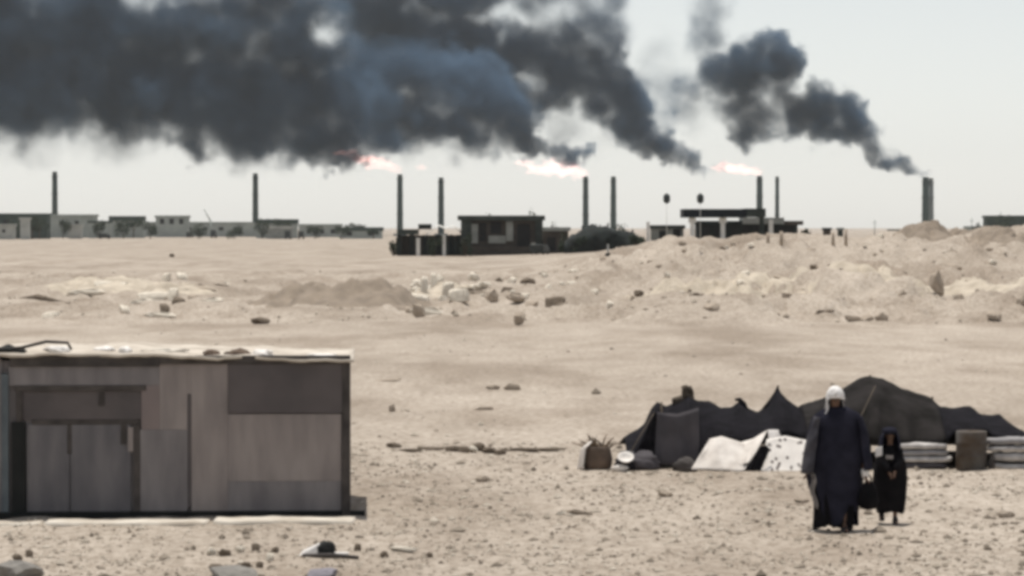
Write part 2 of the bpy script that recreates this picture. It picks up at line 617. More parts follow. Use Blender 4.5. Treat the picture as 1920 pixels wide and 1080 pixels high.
rr = random.Random(11)
def rock(name, px, Y, size, mk, label, group=None, i=None, rz=None, tilt=0.25, sink=0.35, cat='rock', dz=0.0):
    i = rr.randrange(len(ROCKS)) if i is None else i
    o = bpy.data.objects.new(name, rock_data(i, mk))
    col.objects.link(o)
    s = size if isinstance(size, (tuple, list)) else (size * rr.uniform(0.8, 1.3), size * rr.uniform(0.8, 1.2), size * rr.uniform(0.5, 0.9))
    p = on(px, Y)
    o.location = (p.x, p.y, p.z + s[2] * (1 - sink) + dz)
    o.scale = s
    o.rotation_euler = (rr.uniform(-tilt, tilt), rr.uniform(-tilt, tilt), rr.uniform(0, 6.28) if rz is None else rz)
    tag(o, label, cat, group)
    return o

# rubble next to the brown mound
L1 = 'pale broken rubble block in the debris beside the brown mound'
L2 = 'dark brown chunk in the debris beside the brown mound'
G1 = 'rubble beside the mound'
for k in range(34):
    px = rr.uniform(770, 1075)
    Y = gY(rr.uniform(540, 572))
    rock('rubble_block', px, Y, rr.uniform(0.12, 0.40), 'rock_pale', L1, G1, sink=.15)
for px, py, sx, sz in [(795, 548, .22, .5), (812, 545, .2, .55), (826, 544, .16, .6), (840, 552, .3, .4), (785, 560, .45, .25), (860, 562, .5, .3), (800, 575, .7, .2)]:
    rock('rubble_block', px, gY(py + 14), (sx * 1.25, .35, sz * 1.25), 'rock_pale', L1, G1, i=7 + rr.randrange(4), tilt=.15, rz=rr.uniform(-.3, .3))
for px, py, sx, sz in [(852, 545, .35, .14), (872, 549, .55, .16), (895, 553, .5, .14), (921, 562, .26, .25), (935, 538, .15, .2), (953, 549, .30, .18), (967, 566, .4, .16), (990, 543, .35, .15), (997, 573, .3, .12), (1040, 568, .55, .26), (1055, 571, .3, .18), (976, 598, .2, .2), (786, 588, .22, .25), (1085, 550, .5, .1)]:
    rock('rubble_chunk', px, gY(py + 12), (sx * 1.25, .4, sz * 1.35), 'rock_dark' if rr.random() < .7 else 'rock_mid', L2, G1, sink=.1, rz=rr.uniform(-.4, .4))
# pale blocks of the left bank
L3 = 'pale block on the low bank above the hut roof'
for px, py, sx, sz in [(285, 548, 1.0, .2), (265, 553, .6, .16), (312, 535, .28, .3), (342, 534, .3, .36), (325, 556, .3, .3), (234, 570, .2, .25), (395, 560, .6, .14), (420, 532, .35, .16), (205, 540, 1.2, .16), (160, 545, 1.0, .14), (95, 585, .4, .14), (300, 575, .7, .12)]:
    rock('rubble_block', px, gY(py + 14), (sx * 1.15, .45, sz * 1.3), 'rock_pale', L3, 'pale blocks on the bank above the hut', i=7 + rr.randrange(4), tilt=.1, rz=rr.uniform(-.3, .3))
L4 = 'dark brown stone on the low bank above the hut roof'
for px, py, sx, sz in [(308, 570, .3, .2), (335, 566, .4, .18), (385, 545, .7, .14), (415, 542, .5, .12), (362, 556, .4, .12), (60, 507, .4, .2), (322, 472, .45, .3)]:
    rock('rubble_chunk', px, gY(py + 10), (sx, .4, sz), 'rock_dark' if px < 340 else 'rock_mid', L4, 'dark stones on the bank above the hut', rz=rr.uniform(-.3, .3))
# long dark log
m = MB()
a, b_, c_ = on(14, gY(571)), on(72, gY(574)), on(124, gY(577))
m.tube([a + Vector((0, 0, .12)), (a + b_) / 2 + Vector((0, 0, .16)), b_ + Vector((0, 0, .13)), c_ + Vector((0, 0, .08))], [.09, .13, .14, .07], 8)
tag(m.build('fallen_log', M['rock_dark']), 'long dark fallen log lying on the sand behind the hut', 'log')

# rocks strewn over the spoil heaps
L5 = 'tan rock strewn over the spoil heaps'
L6 = 'small dark rock strewn over the spoil heaps'
L7 = 'pale rubble lump strewn over the spoil heaps'
for k in range(80):
    px = rr.uniform(1080, 1960)
    py = rr.uniform(455, 604)
    # distance by the slope: the heap climbs from row 604 to row 445
    Y = 128 + (604 - py) / (604 - 445) * 125 * rr.uniform(0.9, 1.0)
    t = rr.random()
    nm, mk, lb = ('rock', 'rock_mid', L5) if t < .40 else (('rock', 'rock_dark', L6) if t < .52 else ('rubble_block', 'rock_pale', L7))
    s = rr.uniform(.08, .28)
    rock(nm, px, Y, s, mk, lb, 'rocks on the spoil heaps')
for px, py, sx, sz in [(1335, 598, .36, .2), (1310, 560, .35, .14), (1360, 572, .3, .12), (1605, 612, .5, .1), (1625, 613, .3, .14), (1655, 604, .25, .22), (1515, 520, .4, .2), (1540, 535, .28, .2), (1520, 495, .4, .14), (1465, 531, .5, .14),
                       (1490, 537, .3, .14), (1570, 527, .6, .12), (1600, 522, .5, .1), (1785, 530, .8, .25), (1755, 580, .3, .6), (1740, 545, .4, .2), (1710, 575, .3, .3), (1798, 580, .3, .25), (1870, 582, .6, .3), (1825, 575, .5, .14), (1865, 598, .3, .2),
                       (1690, 570, .22, .35), (1725, 572, .35, .2), (1815, 490, 1.0, .2), (1780, 505, .8, .2), (1830, 478, .7, .2), (1240, 500, .4, .14), (1280, 475, .3, .2), (1290, 470, .25, .25), (1915, 590, .3, .3)]:
    Y = 128 + (604 - min(py, 603)) / (604 - 445) * 118
    rock('rock', px, Y, (sx, .4, sz), 'rock_mid' if rr.random() < .75 else 'rock_dark', 'tan brown boulder standing proud of the spoil heaps', 'boulders on the spoil heaps', rz=rr.uniform(-.4, .4))

# brown earth mounds
M['pale_earth'] = mat('pale_spoil', (0.52, 0.455, 0.365), (0.36, 0.31, 0.245), 1.1, 0.97, 0.05, 4)
def earth_mound(px, mY, rx, ry, h, label, seed, mk='mound'):
    m = MB()
    cx0 = X(px, mY)
    def mound_pt(u, v):
        a = u * 2 * math.pi
        wob = 1 + .22 * noise.noise((math.cos(a) * 1.5, math.sin(a) * 1.5, seed))
        x = cx0 + math.cos(a) * v * rx * wob
        y = mY + math.sin(a) * v * ry * wob
        prof = smooth(0, 1, 1 - v) ** .8
        z = h * prof * (0.8 + 0.45 * noise.fractal((x * .55, y * .4, 3.3 + seed), .9, 2, 4)) + .22 * h * prof * math.sin(x * 1.0 + 1 + seed)
        return (x, y, height(x, y) - 0.05 + max(0, z))
    m.grid(mound_pt, 72, 26)
    return tag(m.build('earth_mound', M[mk]), label, 'mound')
earth_mound(672, 156, 4.3, 8.0, 1.6, 'smooth brown earth mound beside the pale rubble', 0.0)
earth_mound(572, 160, 3.2, 6.0, 1.05, 'low brown earth mound joined to the larger brown mound', 4.0)
earth_mound(195, 186, 3.9, 8, .55, 'long pale spoil bank above the hut roof beside the log', 8.0, 'pale_earth')
earth_mound(325, 180, 2.2, 6, .6, 'pale spoil heap with blocks above the hut roof', 9.0, 'pale_earth')
earth_mound(820, 176, 2.6, 6, .55, 'pale spoil heap under the rubble beside the brown mound', 10.0, 'pale_earth')
earth_mound(1330, 160, 5.0, 8, .35, 'broad pale spoil bank at the foot of the slope below the canopy', 11.0, 'pale_earth')
earth_mound(1560, 175, 4.2, 9, .5, 'pale spoil heap on the slope below the kiosks', 12.0, 'pale_earth')
earth_mound(1830, 165, 4.0, 8, .5, 'pale spoil heap at the foot of the slope near the picture edge', 13.0, 'pale_earth')
earth_mound(1745, 250, 3.6, 9, .75, 'brown earth mound on the crest below the last stack', 2.0)
earth_mound(1905, 225, 3.4, 9, .9, 'brown earth mound on the crest before the last dark building', 6.0)

# foreground stones
fg = [
    ('boulder', 435, 1083, (.30, .34, .07), 'rock_grey', 'flat grey boulder at the bottom edge below the white scraps', 'rock'),
    ('boulder', 602, 1088, (.22, .24, .06), 'rock_blue', 'bluish grey boulder under the white plaster chunk', 'rock'),
    ('boulder', 38, 1088, (.28, .24, .12), 'rock_grey', 'grey boulder at the bottom edge below the hut door', 'rock'),
    ('stone', 478, 1032, (.07, .06, .05), 'rock_dark', 'small dark brown stone above the flat grey boulder', 'stone'),
    ('stone', 515, 1040, (.055, .05, .045), 'rock_dark', 'small dark stone between the white scraps and the black lump', 'stone'),
    ('stone', 404, 1067, (.08, .06, .05), 'rock_dark', 'dark stone on the edge of the flat grey boulder', 'stone'),
    ('stone', 461, 1063, (.06, .05, .04), 'rock_dark', 'dark stone lying on top of the flat grey boulder', 'stone'),
    ('stone', 486, 1066, (.05, .05, .04), 'rock_dark', 'small dark stone beside the flat grey boulder', 'stone'),
    ('stone', 422, 1046, (.08, .06, .045), 'rock_dark', 'brown stone beside the white scrap above the flat boulder', 'stone'),
    ('stone', 395, 1043, (.055, .05, .05), 'rock_pale', 'round white stone left of the flat grey boulder', 'stone'),
    ('stone', 452, 1036, (.065, .05, .045), 'rock_pale', 'white stone next to the small dark brown stone', 'stone'),
    ('stone', 505, 1052, (.06, .05, .045), 'rock_pale', 'white stone below the small dark stone', 'stone'),
    ('stone', 670, 1037, (.05, .05, .05), 'rock_dark', 'small dark stone at the end of the black strip', 'stone'),
    ('stone', 53, 1046, (.06, .05, .05), 'rock_dark', 'dark stone on top of the bottom corner boulder', 'stone'),
    ('stone', 32, 1057, (.06, .05, .05), 'rock_dark', 'second dark stone down the corner boulder', 'stone'),
    ('stone', 8, 1074, (.06, .05, .05), 'rock_dark', 'lowest dark stone against the corner boulder', 'stone'),
    ('stone', 755, 1036, (.17, .06, .035), 'rock_pale', 'flat white stone slab lying on the gravel near the hut corner', 'stone'),
    ('stone', 720, 1047, (.06, .05, .04), 'rock_dark', 'dark stone below the flat white stone slab', 'stone'),
    ('stone', 805, 1042, (.05, .05, .035), 'rock_dark', 'dark stone right of the flat white stone slab', 'stone'),
    ('stone', 1051, 966, (.07, .05, .03), 'rock_pale', 'white stone on the gravel between hut and tent', 'stone'),
    ('stone', 1090, 968, (.18, .07, .035), 'rock_mid', 'long brown stone beside the white stone on the gravel', 'stone'),
    ('stone', 1250, 932, (.12, .08, .045), 'rock_mid', 'brown stone on the gravel in front of the tent', 'stone'),
    ('stone', 1505, 945, (.12, .06, .03), 'rock_mid', 'brown stone beside the walking adult', 'stone'),
    ('stone', 1888, 972, (.14, .08, .05), 'rock_mid', 'brown stone on the gravel at the far side of the child', 'stone'),
    ('stone', 905, 902, (.12, .08, .05), 'rock_mid', 'brown stone on the gravel below the line of dark stones', 'stone'),
    ('stone', 770, 585, (.25, .2, .2), 'rock_mid', 'brown stone at the foot of the earth mound', 'stone'),
    ('stone', 488, 607, (.40, .3, .16), 'rock_dark', 'dark stone alone on the smooth sand above the hut', 'stone'),
    ('stone', 925, 730, (.18, .12, .06), 'rock_mid', 'brown stone of a pair on the bare plain, nearer the hut', 'stone'),
    ('stone', 962, 731, (.20, .14, .085), 'rock_mid', 'brown stone of a pair on the bare plain, nearer the tent', 'stone'),
    ('stone', 728, 716, (.35, .14, .05), 'rock_mid', 'flat brown stone on the plain by the hut corner', 'stone'),
    ('stone', 735, 772, (.09, .08, .10), 'rock_mid', 'small upright brown stone on the plain by the hut', 'stone'),
    ('stone', 908, 768, (.22, .10, .04), 'rock_mid', 'low brown stone on the plain below the pair', 'stone'),
]
for nm, px, py, s, mk, lb, ct in fg:
    rock(nm, px, gY(py), s, mk, lb, None, rz=rr.uniform(-.3, .3), tilt=.12, cat=ct, sink=.3)
# line of dark stones where the gravel begins
for px, py, sx, sz in [(738, 842, .14, .06), (775, 846, .3, .04), (800, 844, .24, .04), (822, 845, .2, .045), (848, 849, .16, .06), (868, 850, .14, .06), (900, 846, .11, .08), (917, 851, .12, .06), (938, 852, .14, .06), (985, 848, .3, .04), (1025, 846, .35, .035)]:
    rock('stone', px, gY(py), (sx, .09, sz), 'rock_dark', 'dark stone in the line where the gravel begins', 'line of dark stones at the gravel edge', rz=rr.uniform(-.12, .12), tilt=.06, cat='stone')
rock('stone', 886, gY(849), (.09, .08, .07), 'rock_pale', 'white stone in the line of dark stones', None, cat='stone')

# white plaster chunk, black lump and dark rod modelled as their shadow line
Yc = gY(1046)
m = MB()
p = on(585, Yc)
m.add([(p.x - .15, Yc - .05, p.z), (p.x + .12, Yc - .06, p.z), (p.x + .12, Yc + .1, p.z), (p.x - .15, Yc + .1, p.z),
       (p.x - .11, Yc - .01, p.z + .06), (p.x + .09, Yc - .02, p.z + .155), (p.x + .10, Yc + .06, p.z + .15), (p.x - .10, Yc + .06, p.z + .06)],
      [(0, 3, 2, 1), (4, 5, 6, 7), (0, 1, 5, 4), (1, 2, 6, 5), (2, 3, 7, 6), (3, 0, 4, 7)])
tag(bevel(m.build('plaster_chunk', M['scrap_white']), .015, 2), 'white plaster chunk leaning against the black lump', 'rubble')
m = MB()
p = on(611, Yc)
m.blob((p.x, Yc - .02, p.z + .07), (.095, .08, .11), 3, .3, 1.5, 4.0)
tag(m.build('black_lump', M['black']), 'black tarry lump beside the white plaster chunk', 'lump')
m = MB()
a, b_ = on(566, Yc - .22), on(672, Yc - .16)
m.tube([a + Vector((0, 0, .02)), (a + b_) / 2 + Vector((0, 0, .03)), b_ + Vector((0, 0, .02))], [.02, .028, .018], 8)
tag(m.build('shadow_rod', M['frame_dark']), 'thin dark rod standing for the shadow line under the black lump', 'stick')
m = MB()
p = on(636, Yc)
m.box(p.x - .10, p.x + .1, Yc - .04, Yc + .06, p.z - .01, p.z + .05)
o = m.build('plaster_flake', M['scrap_white'])
tag(bevel(o, .012, 2), 'low white flake on the far side of the black lump', 'rubble')

ORD = ['first', 'second', 'third', 'fourth', 'fifth', 'sixth', 'seventh', 'eighth', 'ninth', 'tenth', 'eleventh', 'twelfth', 'thirteenth', 'fourteenth']
def number_across(old, fmt):
    obs = sorted([o for o in col.objects if o.get('label') == old], key=lambda o: o.location.x / o.location.y)
    for o, w in zip(obs, ORD):
        o['label'] = fmt % w
number_across('dark stone in the line where the gravel begins', '%s dark stone from the hut in the line where gravel begins')
number_across(L3, '%s pale block from the left on the low bank above the hut')
number_across(L4, '%s dark brown stone from the left on the bank above the hut')
number_across(L6, '%s small dark rock from the left among those strewn over the spoil heaps')
number_across(L2, '%s dark brown chunk from the left in the debris beside the mound')
for o in col.objects:
    if o.get('label') == 'tan brown boulder standing proud of the spoil heaps':
        q = 960 + o.location.x / o.location.y * F
        o['label'] = 'tan brown boulder on the spoil heap slope ' + ('below the canopy' if q < 1420 else 'below the kiosks' if q < 1680 else 'below the last stack' if q < 1790 else 'below the last dark building')
for w in ('canopy', 'kiosks', 'last stack', 'last dark building'):
    number_across('tan brown boulder on the spoil heap slope below the ' + w, '%s tan brown boulder from the left on the slope below the ' + w)

# ------------------------------------------------------------------ paving strip in front of the hut
pv = empty('pavement', (0, 41.2, 0))
pv['kind'] = 'structure'
pv['label'] = 'narrow strip of pale concrete slabs in front of the hut'
for a, b_, h in [(-330, -120, .035), (-116, 74, .04), (86, 388, .045), (402, 664, .045)]:
    m = MB()
    x0, x1 = X(a, 41.2), X(b_, 41.2)
    zz = height((x0 + x1) / 2, 41.2)
    def edge(u, v):
        x = x0 + (x1 - x0) * u
        y = (-.24 + .05 * noise.fractal((x * 2.3, 3, 3), .9, 2, 3)) * (1 - v) + .34 * v
        return (x, y, zz + h * .6 + .018 * noise.fractal((x * 1.9, y * 3, 5), .9, 2, 3))
    m.grid(edge, 40, 6, .09)
    m.build('slab', M['concrete'], pv)

# ------------------------------------------------------------------ the hut
HY = 42.2
S = HY / F
HROT = R(2.6)
HC = Vector((hxr := (652 - 960) * S, HY, 0))
hut = empty('hut', (hxr - hxr * math.cos(HROT), HY - hxr * math.sin(HROT), 0), HROT, 'low grey sheet-walled hut with flat dusty roof and shaded door', 'hut')
def hx(px):
    return (px - 960) * S
def hz(py):
    return CZ - (py - HOR) * S
XL, XR = hx(-260), hx(652)
DEP = 3.5
def hp(name, m_, x0, x1, y0, y1, ytop, ybot, parent=hut, bev=.004):
    """panel between pixel columns x0..x1 and rows ytop..ybot, y0 (front) .. y1 (back) relative to the wall face"""
    m = MB()
    m.box(hx(x0), hx(x1), y0, y1, hz(ybot), hz(ytop))
    o = m.build(name, M[m_], parent)
    if bev:
        bevel(o, bev, 1)
    return o
# core shell (behind the sheets): side and back walls
def core():
    m = MB()
    m.box(XL, XR - .02, .05, DEP, 0.0, hz(676))
    return m.build('wall', M['wall2'], hut)
core()
hp('plinth', 'black', -260, 684, -.035, .06, 958, 972)
hp('wall_panel', 'wall2', -240, 6, -.004, .05, 672, 958)
hp('post', 'greenpost', 6, 19, -.03, .05, 700, 962)
hp('header_panel', 'wall2', 19, 300, -.006, .05, 686, 722)
hp('eave_shade_strip', 'frame_dark', 22, 300, -.05, .0, 667, 686)  # dark strip put in for the shadow band under the roof edge
hp('lintel', 'frame_dark', 30, 275, -.02, .05, 722, 732)
hp('jamb_and_gap', 'frame_dark', 33, 44, -.02, .05, 732, 790)
hp('jamb_and_gap', 'black', 25, 50, -.028, .05, 790, 962)  # black strip coloured as the shade in the opening beside the door
hp('transom_panel', 'board_dark', 44, 266, .012, .05, 732, 786)
hp('lintel', 'frame_dark', 62, 264, .002, .05, 786, 795)
door = hp('door', 'door', 52, 132, .016, .05, 795, 960)
hp('door', 'door', 134, 246, .010, .05, 795, 960)
hp('door_stile', 'frame_dark', 128, 136, .004, .05, 795, 850)
hp('handle', 'frame_dark', 228, 238, -.014, .01, 792, 832, bev=.003)
hp('hinge_plate', 'wall', 241, 251, -.012, .01, 800, 846, bev=.003)
hp('jamb_and_gap', 'frame_dark', 252, 264, -.008, .05, 795, 960)
hp('bracket', 'frame_dark', 186, 197, -.002, .02, 735, 760, bev=.003)
hp('wall_panel', 'wall_red', 266, 300, -.005, .05, 722, 805)
hp('wall_panel', 'wall2', 264, 352, -.0085, .05, 805, 958)
hp('wall_panel', 'wall', 300, 352, -.007, .05, 676, 805)
hp('seam_batten', 'board_dark', 352, 359, -.012, .05, 738, 950, bev=.003)
hp('wall_panel', 'wall', 352, 359, -.0055, .05, 676, 738, bev=0)
hp('wall_panel', 'wall', 359, 428, -.006, .05, 678, 958)
hp('wall_panel', 'wall', 428, 640, -.0095, .05, 776, 902)
hp('wall_panel', 'wall2', 428, 640, -.0065, .05, 902, 958)
hp('window_board', 'board_dark', 428, 642, -.03, .05, 682, 774)
hp('corner_post', 'frame_dark', 641, 657, -.04, .08, 676, 966)
hp('eave_shade_strip', 'frame_dark', 300, 657, -.05, .0, 666, 682)  # painted eave shadow carried on to the corner
# roof slab, slightly uneven
def roof():
    m = MB()
    x0, x1 = hx(-270), hx(663)
    def fn(u, v):
        x = x0 + (x1 - x0) * u
        y = -.09 + (DEP + .15) * v + .09 * noise.fractal((x * 2.6, 7.0, 1.0), .9, 2, 4) * (1 - v)
        zt = hz(661) + (hz(673) - hz(661)) * smooth(.45, 1, u) + .035 * noise.fractal((x * 1.7, y * 2, 4.0), .9, 2, 4)
        return (x, y, zt)
    m.grid(fn, 70, 16, .035)
    return m.build('roof', M['roof'], hut)
rf = roof()
def on_roof(px, dy, dz):
    x = hx(px)
    u = (x - hx(-270)) / (hx(663) - hx(-270))
    zt = hz(661) + (hz(673) - hz(661)) * smooth(.45, 1, u)
    q = Matrix.Rotation(HROT, 3, 'Z') @ Vector((x - hxr, dy, 0))
    return Vector((hxr + q.x, HY + q.y, zt + dz))
# things lying on the roof
m = MB()
m.tube([on_roof(-20, .15, .03), on_roof(40, .18, .06), on_roof(86, .22, .135), on_roof(126, .25, .12), on_roof(133, .25, .03)], [.02, .022, .022, .02, .018], 8)
tag(m.build('bent_pole', M['frame_dark']), 'bent dark pole lying on the hut roof above the door', 'pole')
def scrap(px, dy, sx, sy, sz, mk, label, seed):
    m = MB()
    p = on_roof(px, dy, .01)
    m.blob((0, 0, 0), (sx, sy, sz), 3, .45, 1.6, seed, squash=-.02)
    tag(m.build('roof_scrap', M[mk], None, p), label, 'scrap')
scrap(105, .55, .16, .12, .06, 'scrap_white', 'white scrap on the roof under the bent pole', 1)
scrap(190, .7, .14, .14, .05, 'scrap_white', 'small white scrap on the roof behind the door', 2)
scrap(232, .5, .09, .1, .06, 'scrap_white', 'round white scrap in the middle of the roof', 3)
scrap(300, .9, .28, .2, .04, 'concrete', 'long pale scrap on the roof', 4)
scrap(395, .4, .10, .08, .05, 'sack', 'small brown rag on the roof', 5)
scrap(445, .5, .16, .12, .06, 'sack', 'brown rag heap on the roof beside the brightest scrap', 6)
scrap(490, .45, .14, .10, .075, 'scrap_white', 'brightest white scrap on the roof above the dark board', 7)
scrap(600, .5, .22, .14, .035, 'scrap_white', 'flat white scrap near the roof corner', 8)
scrap(12, .3, .20, .16, .08, 'black', 'black bundle on the roof at the end of the bent pole', 9)

# ------------------------------------------------------------------ the black tent
TY = 50.6
TS = TY / F
def tx(px):
    return (px - 960) * TS
def tz(py):
    return (878 - py) * TS
tent = empty('tent', (tx(1560), TY, 0), 0, 'long low black goat-hair tent with several peaks', 'tent')
T0 = tx(1560)
RIDGE = [(1176, 838), (1200, 824), (1216, 812), (1228, 784), (1240, 770), (1258, 780), (1275, 772), (1300, 757), (1318, 770), (1340, 769), (1362, 782), (1384, 781), (1398, 770), (1412, 780), (1434, 790), (1454, 775), (1472, 748), (1490, 766), (1512, 780), (1545, 768), (1575, 759), (1603, 744), (1626, 729), (1650, 722), (1676, 728), (1712, 745), (1752, 757), (1768, 762), (1786, 779), (1812, 782), (1846, 779), (1862, 793), (1884, 797), (1902, 794), (1916, 806), (1932, 818), (1990, 848), (2060, 876)]
FRONT = [(1176, 866), (1216, 866), (1230, 858), (1300, 858), (1325, 842), (1345, 828), (1372, 824), (1400, 829), (1425, 818), (1445, 810), (1480, 815), (1510, 822), (1600, 829), (1700, 834), (1775, 830), (1790, 812), (1850, 806), (1865, 818), (1920, 822), (1990, 860), (2060, 878)]
def cloth_section(name, a, b_, m_, nu, par, seed):
    m = MB()
    def fn(u, v):
        px = a + (b_ - a) * u
        zr = tz(interp(RIDGE, px)) * (52.1 / 50.6) + .028 * (52.1 - 50.6)
        zf = max(.01, tz(interp(FRONT, px)))
        n = noise.fractal((px * .03, v * 2.2, seed), .8, 2, 4)
        if v < .55:
            t = v / .55
            z = zf + (zr - zf) * (1 - (1 - t) ** 1.5)
            y = 1.5 * t ** 1.25
            # cloth hangs in shallow folds
            y += .08 * math.sin(px * .11 + 2 * noise.noise((px * .02, seed, 0))) * (1 - t)
        else:
            t = (v - .55) / .45
            z = zr + (.12 - zr) * t ** .9
            y = 1.5 + 2.3 * t
        s = (.07 * n + .03 * noise.fractal((px * .09, v * 5, seed + 4), .8, 2, 3)) * min(1, 4 * v, 4 * abs(v - .55) + .35)
        return ((px - 960) * TS - T0, y + s, max(.0, z + s * .5))
    m.grid(fn, nu, 22, .02)
    return m.build(name, M[m_], par)
cloth_section('roof_cloth', 1176, 1520, 'tent', 90, tent, 1.0)
cloth_section('roof_cloth', 1516, 1775, 'tent_brown', 70, tent, 2.0)
cloth_section('roof_cloth', 1770, 2060, 'tent', 70, tent, 3.0)
def panel(name, pts, m_, dy, par, org, nu=24, nv=14, wr=.03, seed=0.0, th=.012, lean=.10):
    """hung cloth: pts = (top-left, top-mid, top-right, bottom-right, bottom-left) in photo pixels"""
    tl, tm, tr, br, bl = pts
    def fn(u, v):
        if u < .5:
            t = u * 2
            top = (tl[0] + (tm[0] - tl[0]) * t, tl[1] + (tm[1] - tl[1]) * t)
        else:
            t = u * 2 - 1
            top = (tm[0] + (tr[0] - tm[0]) * t, tm[1] + (tr[1] - tm[1]) * t)
        bot = (bl[0] + (br[0] - bl[0]) * u, bl[1] + (br[1] - bl[1]) * u)
        px = bot[0] + (top[0] - bot[0]) * v
        py = bot[1] + (top[1] - bot[1]) * v
        y = dy + lean * v + wr * math.sin(u * 17 + seed + 2 * v) * (1 - .6 * v) + wr * noise.noise((u * 4, v * 3, seed))
        return ((px - 960) * TS - org, y, max(0.004, tz(py)))
    m = MB()
    m.grid(fn, nu, nv, th)
    return m.build(name, M[m_], par)
panel('front_flap', ((1232, 772), (1270, 776), (1310, 764), (1311, 868), (1226, 872)), 'tent_grey', -.16, tent, T0, wr=.02, seed=1)
panel('side_flap', ((1222, 790), (1228, 772), (1238, 768), (1240, 868), (1176, 868)), 'tent', -.12, tent, T0, wr=.02, seed=2)
for px, y0, y1, r in [(1240, 764, 870, .018), (1303, 742, 868, .022), (1472, 741, 870, .02), (1650, 722, 870, .025), (1770, 762, 870, .02)]:
    m = MB()
    Yp = 1.45 if px not in (1240,) else .1
    m.tube([(tx(px) - T0, Yp, 0), (tx(px) - T0 + .01, Yp, tz(y0) * 1.03 + .05)], [r * 1.2, r * .8], 8)
    m.build('pole', M['rope'], tent)
# bundle tied on a pole, bent pole tip, peak cap
m = MB()
pts = []
for k in range(13):
    a = k / 12 * 2 * math.pi
    pts.append((tx(1299) - T0 + .055 * math.cos(a) - .03 * math.sin(a), 1.40 + .05 * math.cos(a), tz(754) + .07 + .085 * math.sin(a)))
m.tube(pts, [.046 + .012 * math.sin(k * 2.1) for k in range(13)], 8)
m.blob((tx(1288) - T0, 1.4, tz(768) + .06), (.16, .1, .09), 3, .4, 1.5, 2.0)
m.build('rope_bundle', M['rope'], tent)
m = MB()
m.tube([(tx(1412) - T0, 1.3, tz(785)), (tx(1405) - T0, 1.3, tz(771) + .04), (tx(1397) - T0, 1.3, tz(763) + .05), (tx(1389) - T0, 1.3, tz(764) + .05)], [.07, .05, .035, .018], 8)
m.build('cloth_tip', M['tent'], tent)
m = MB()
m.lathe([(.24, tz(775)), (.13, tz(762) + .03), (.05, tz(750) + .05), (.012, tz(741) + .06)], tx(1472) - T0, 1.42, 14)
m.build('peak_cap', M['tent'], tent)
for a, b_ in [((1650, 724), (1560, 878)), ((1230, 775), (1160, 876)), ((1925, 812), (1985, 878))]:
    m = MB()
    m.tube([(tx(a[0]) - T0, .6, tz(a[1]) - .02), (tx(b_[0]) - T0, -.5, 0)], .009, 6)
    m.build('guy_rope', M['rope'], tent)

# white sheet, printed blanket
def hung(name, pts, m_, dy, label, cat, **k):
    org = tx(sum(q[0] for q in pts) / 5)
    e = panel(name, pts, m_, 0, None, org, **k)
    e.location = (org, TY + dy, 0)
    tag(e, label, cat)
    return e
hung('white_sheet', ((1330, 822), (1352, 817), (1395, 830), (1398, 878), (1292, 874)), 'white', -.62, 'white sheet propped in front of the black tent', 'sheet', wr=.03, seed=4, lean=.5)
hung('white_sheet', ((1385, 830), (1412, 822), (1438, 806), (1404, 862), (1384, 868)), 'white', -.52, 'narrow end of white cloth pulled up to the tent edge', 'sheet', wr=.015, seed=5, lean=.45)
hung('dark_gap', ((1420, 832), (1432, 830), (1440, 838), (1420, 879), (1390, 879)), 'tent', -.62, 'dark triangular sheet standing for the gap between white sheet and printed blanket', 'gap', wr=.01, seed=6)  # dark sheet added where the hung cloths leave a dark gap
hung('printed_blanket', ((1436, 822), (1470, 816), (1512, 824), (1514, 880), (1420, 880)), 'pattern', -.62, 'white blanket with dark printed marks beside the adult', 'blanket', wr=.02, seed=7, lean=.42)
hung('pale_cloth', ((1440, 806), (1462, 806), (1486, 820), (1480, 830), (1440, 828)), 'bedding', -.22, 'small pale cloth above the printed blanket', 'cloth', wr=.02, seed=8, lean=.25)

# striped cloth wall on the far side of the child: three folded lengths piled
def folded(px0, px1, y0, y1, m_, dy, label, group, seed):
    x0, x1 = tx(px0 + 5 * math.sin(seed * 2.3)), tx(px1 - 5 + 5 * math.sin(seed * 4.1))
    m = MB()
    cx = (x0 + x1) / 2
    hz2 = (y1 - y0) * TS / 2
    rings = []
    n = 30
    for i in range(n + 1):
        u = i / n
        x = x0 + (x1 - x0) * u - cx
        wz = .020 * noise.noise((x * 3.5, seed, 0)) + .008 * noise.noise((x * 11, seed, 3))
        e = 1 - .25 * (abs(2 * u - 1) ** 10)
        ring = []
        for k in range(16):
            a = 2 * math.pi * k / 16
            c, s = math.cos(a), math.sin(a)
            ring.append((x, .24 * e * math.copysign(abs(c) ** .5, c) + .02 * noise.noise((x * 4, seed, 2)), hz2 * e * math.copysign(abs(s) ** .6, s) + wz))
        rings.append(ring)
    m.rings(rings)
    o = m.build('folded_bedding', M[m_], None, (cx, TY + dy, tz((y0 + y1) / 2)))
    tag(o, label, 'bedding', group)
    return o
GB = 'folded bedding under the tent edge'
folded(1682, 1786, 867, 879, 'tent_grey', .1, 'dark grey folded bedding at the bottom of the pile beside the child', GB, 1)
folded(1680, 1785, 855, 867, 'bedding', .1, 'brightest white folded bedding in the pile beside the child', GB, 2)
folded(1680, 1784, 843, 855, 'bedding_grey', .12, 'greyish folded bedding in the pile beside the child', GB, 3)
folded(1682, 1784, 830, 843, 'bedding', .13, 'pale top folded bedding in the pile beside the child', GB, 4)
folded(1858, 1990, 868, 880, 'bedding', .0, 'pale folded bedding lowest beside the drum', GB, 5)
folded(1856, 1990, 848, 865, 'bedding', .02, 'pale folded bedding second from the ground beside the drum', GB, 6)
folded(1852, 1990, 835, 845, 'bedding', .03, 'thin pale folded bedding in the pile beside the drum', GB, 7)
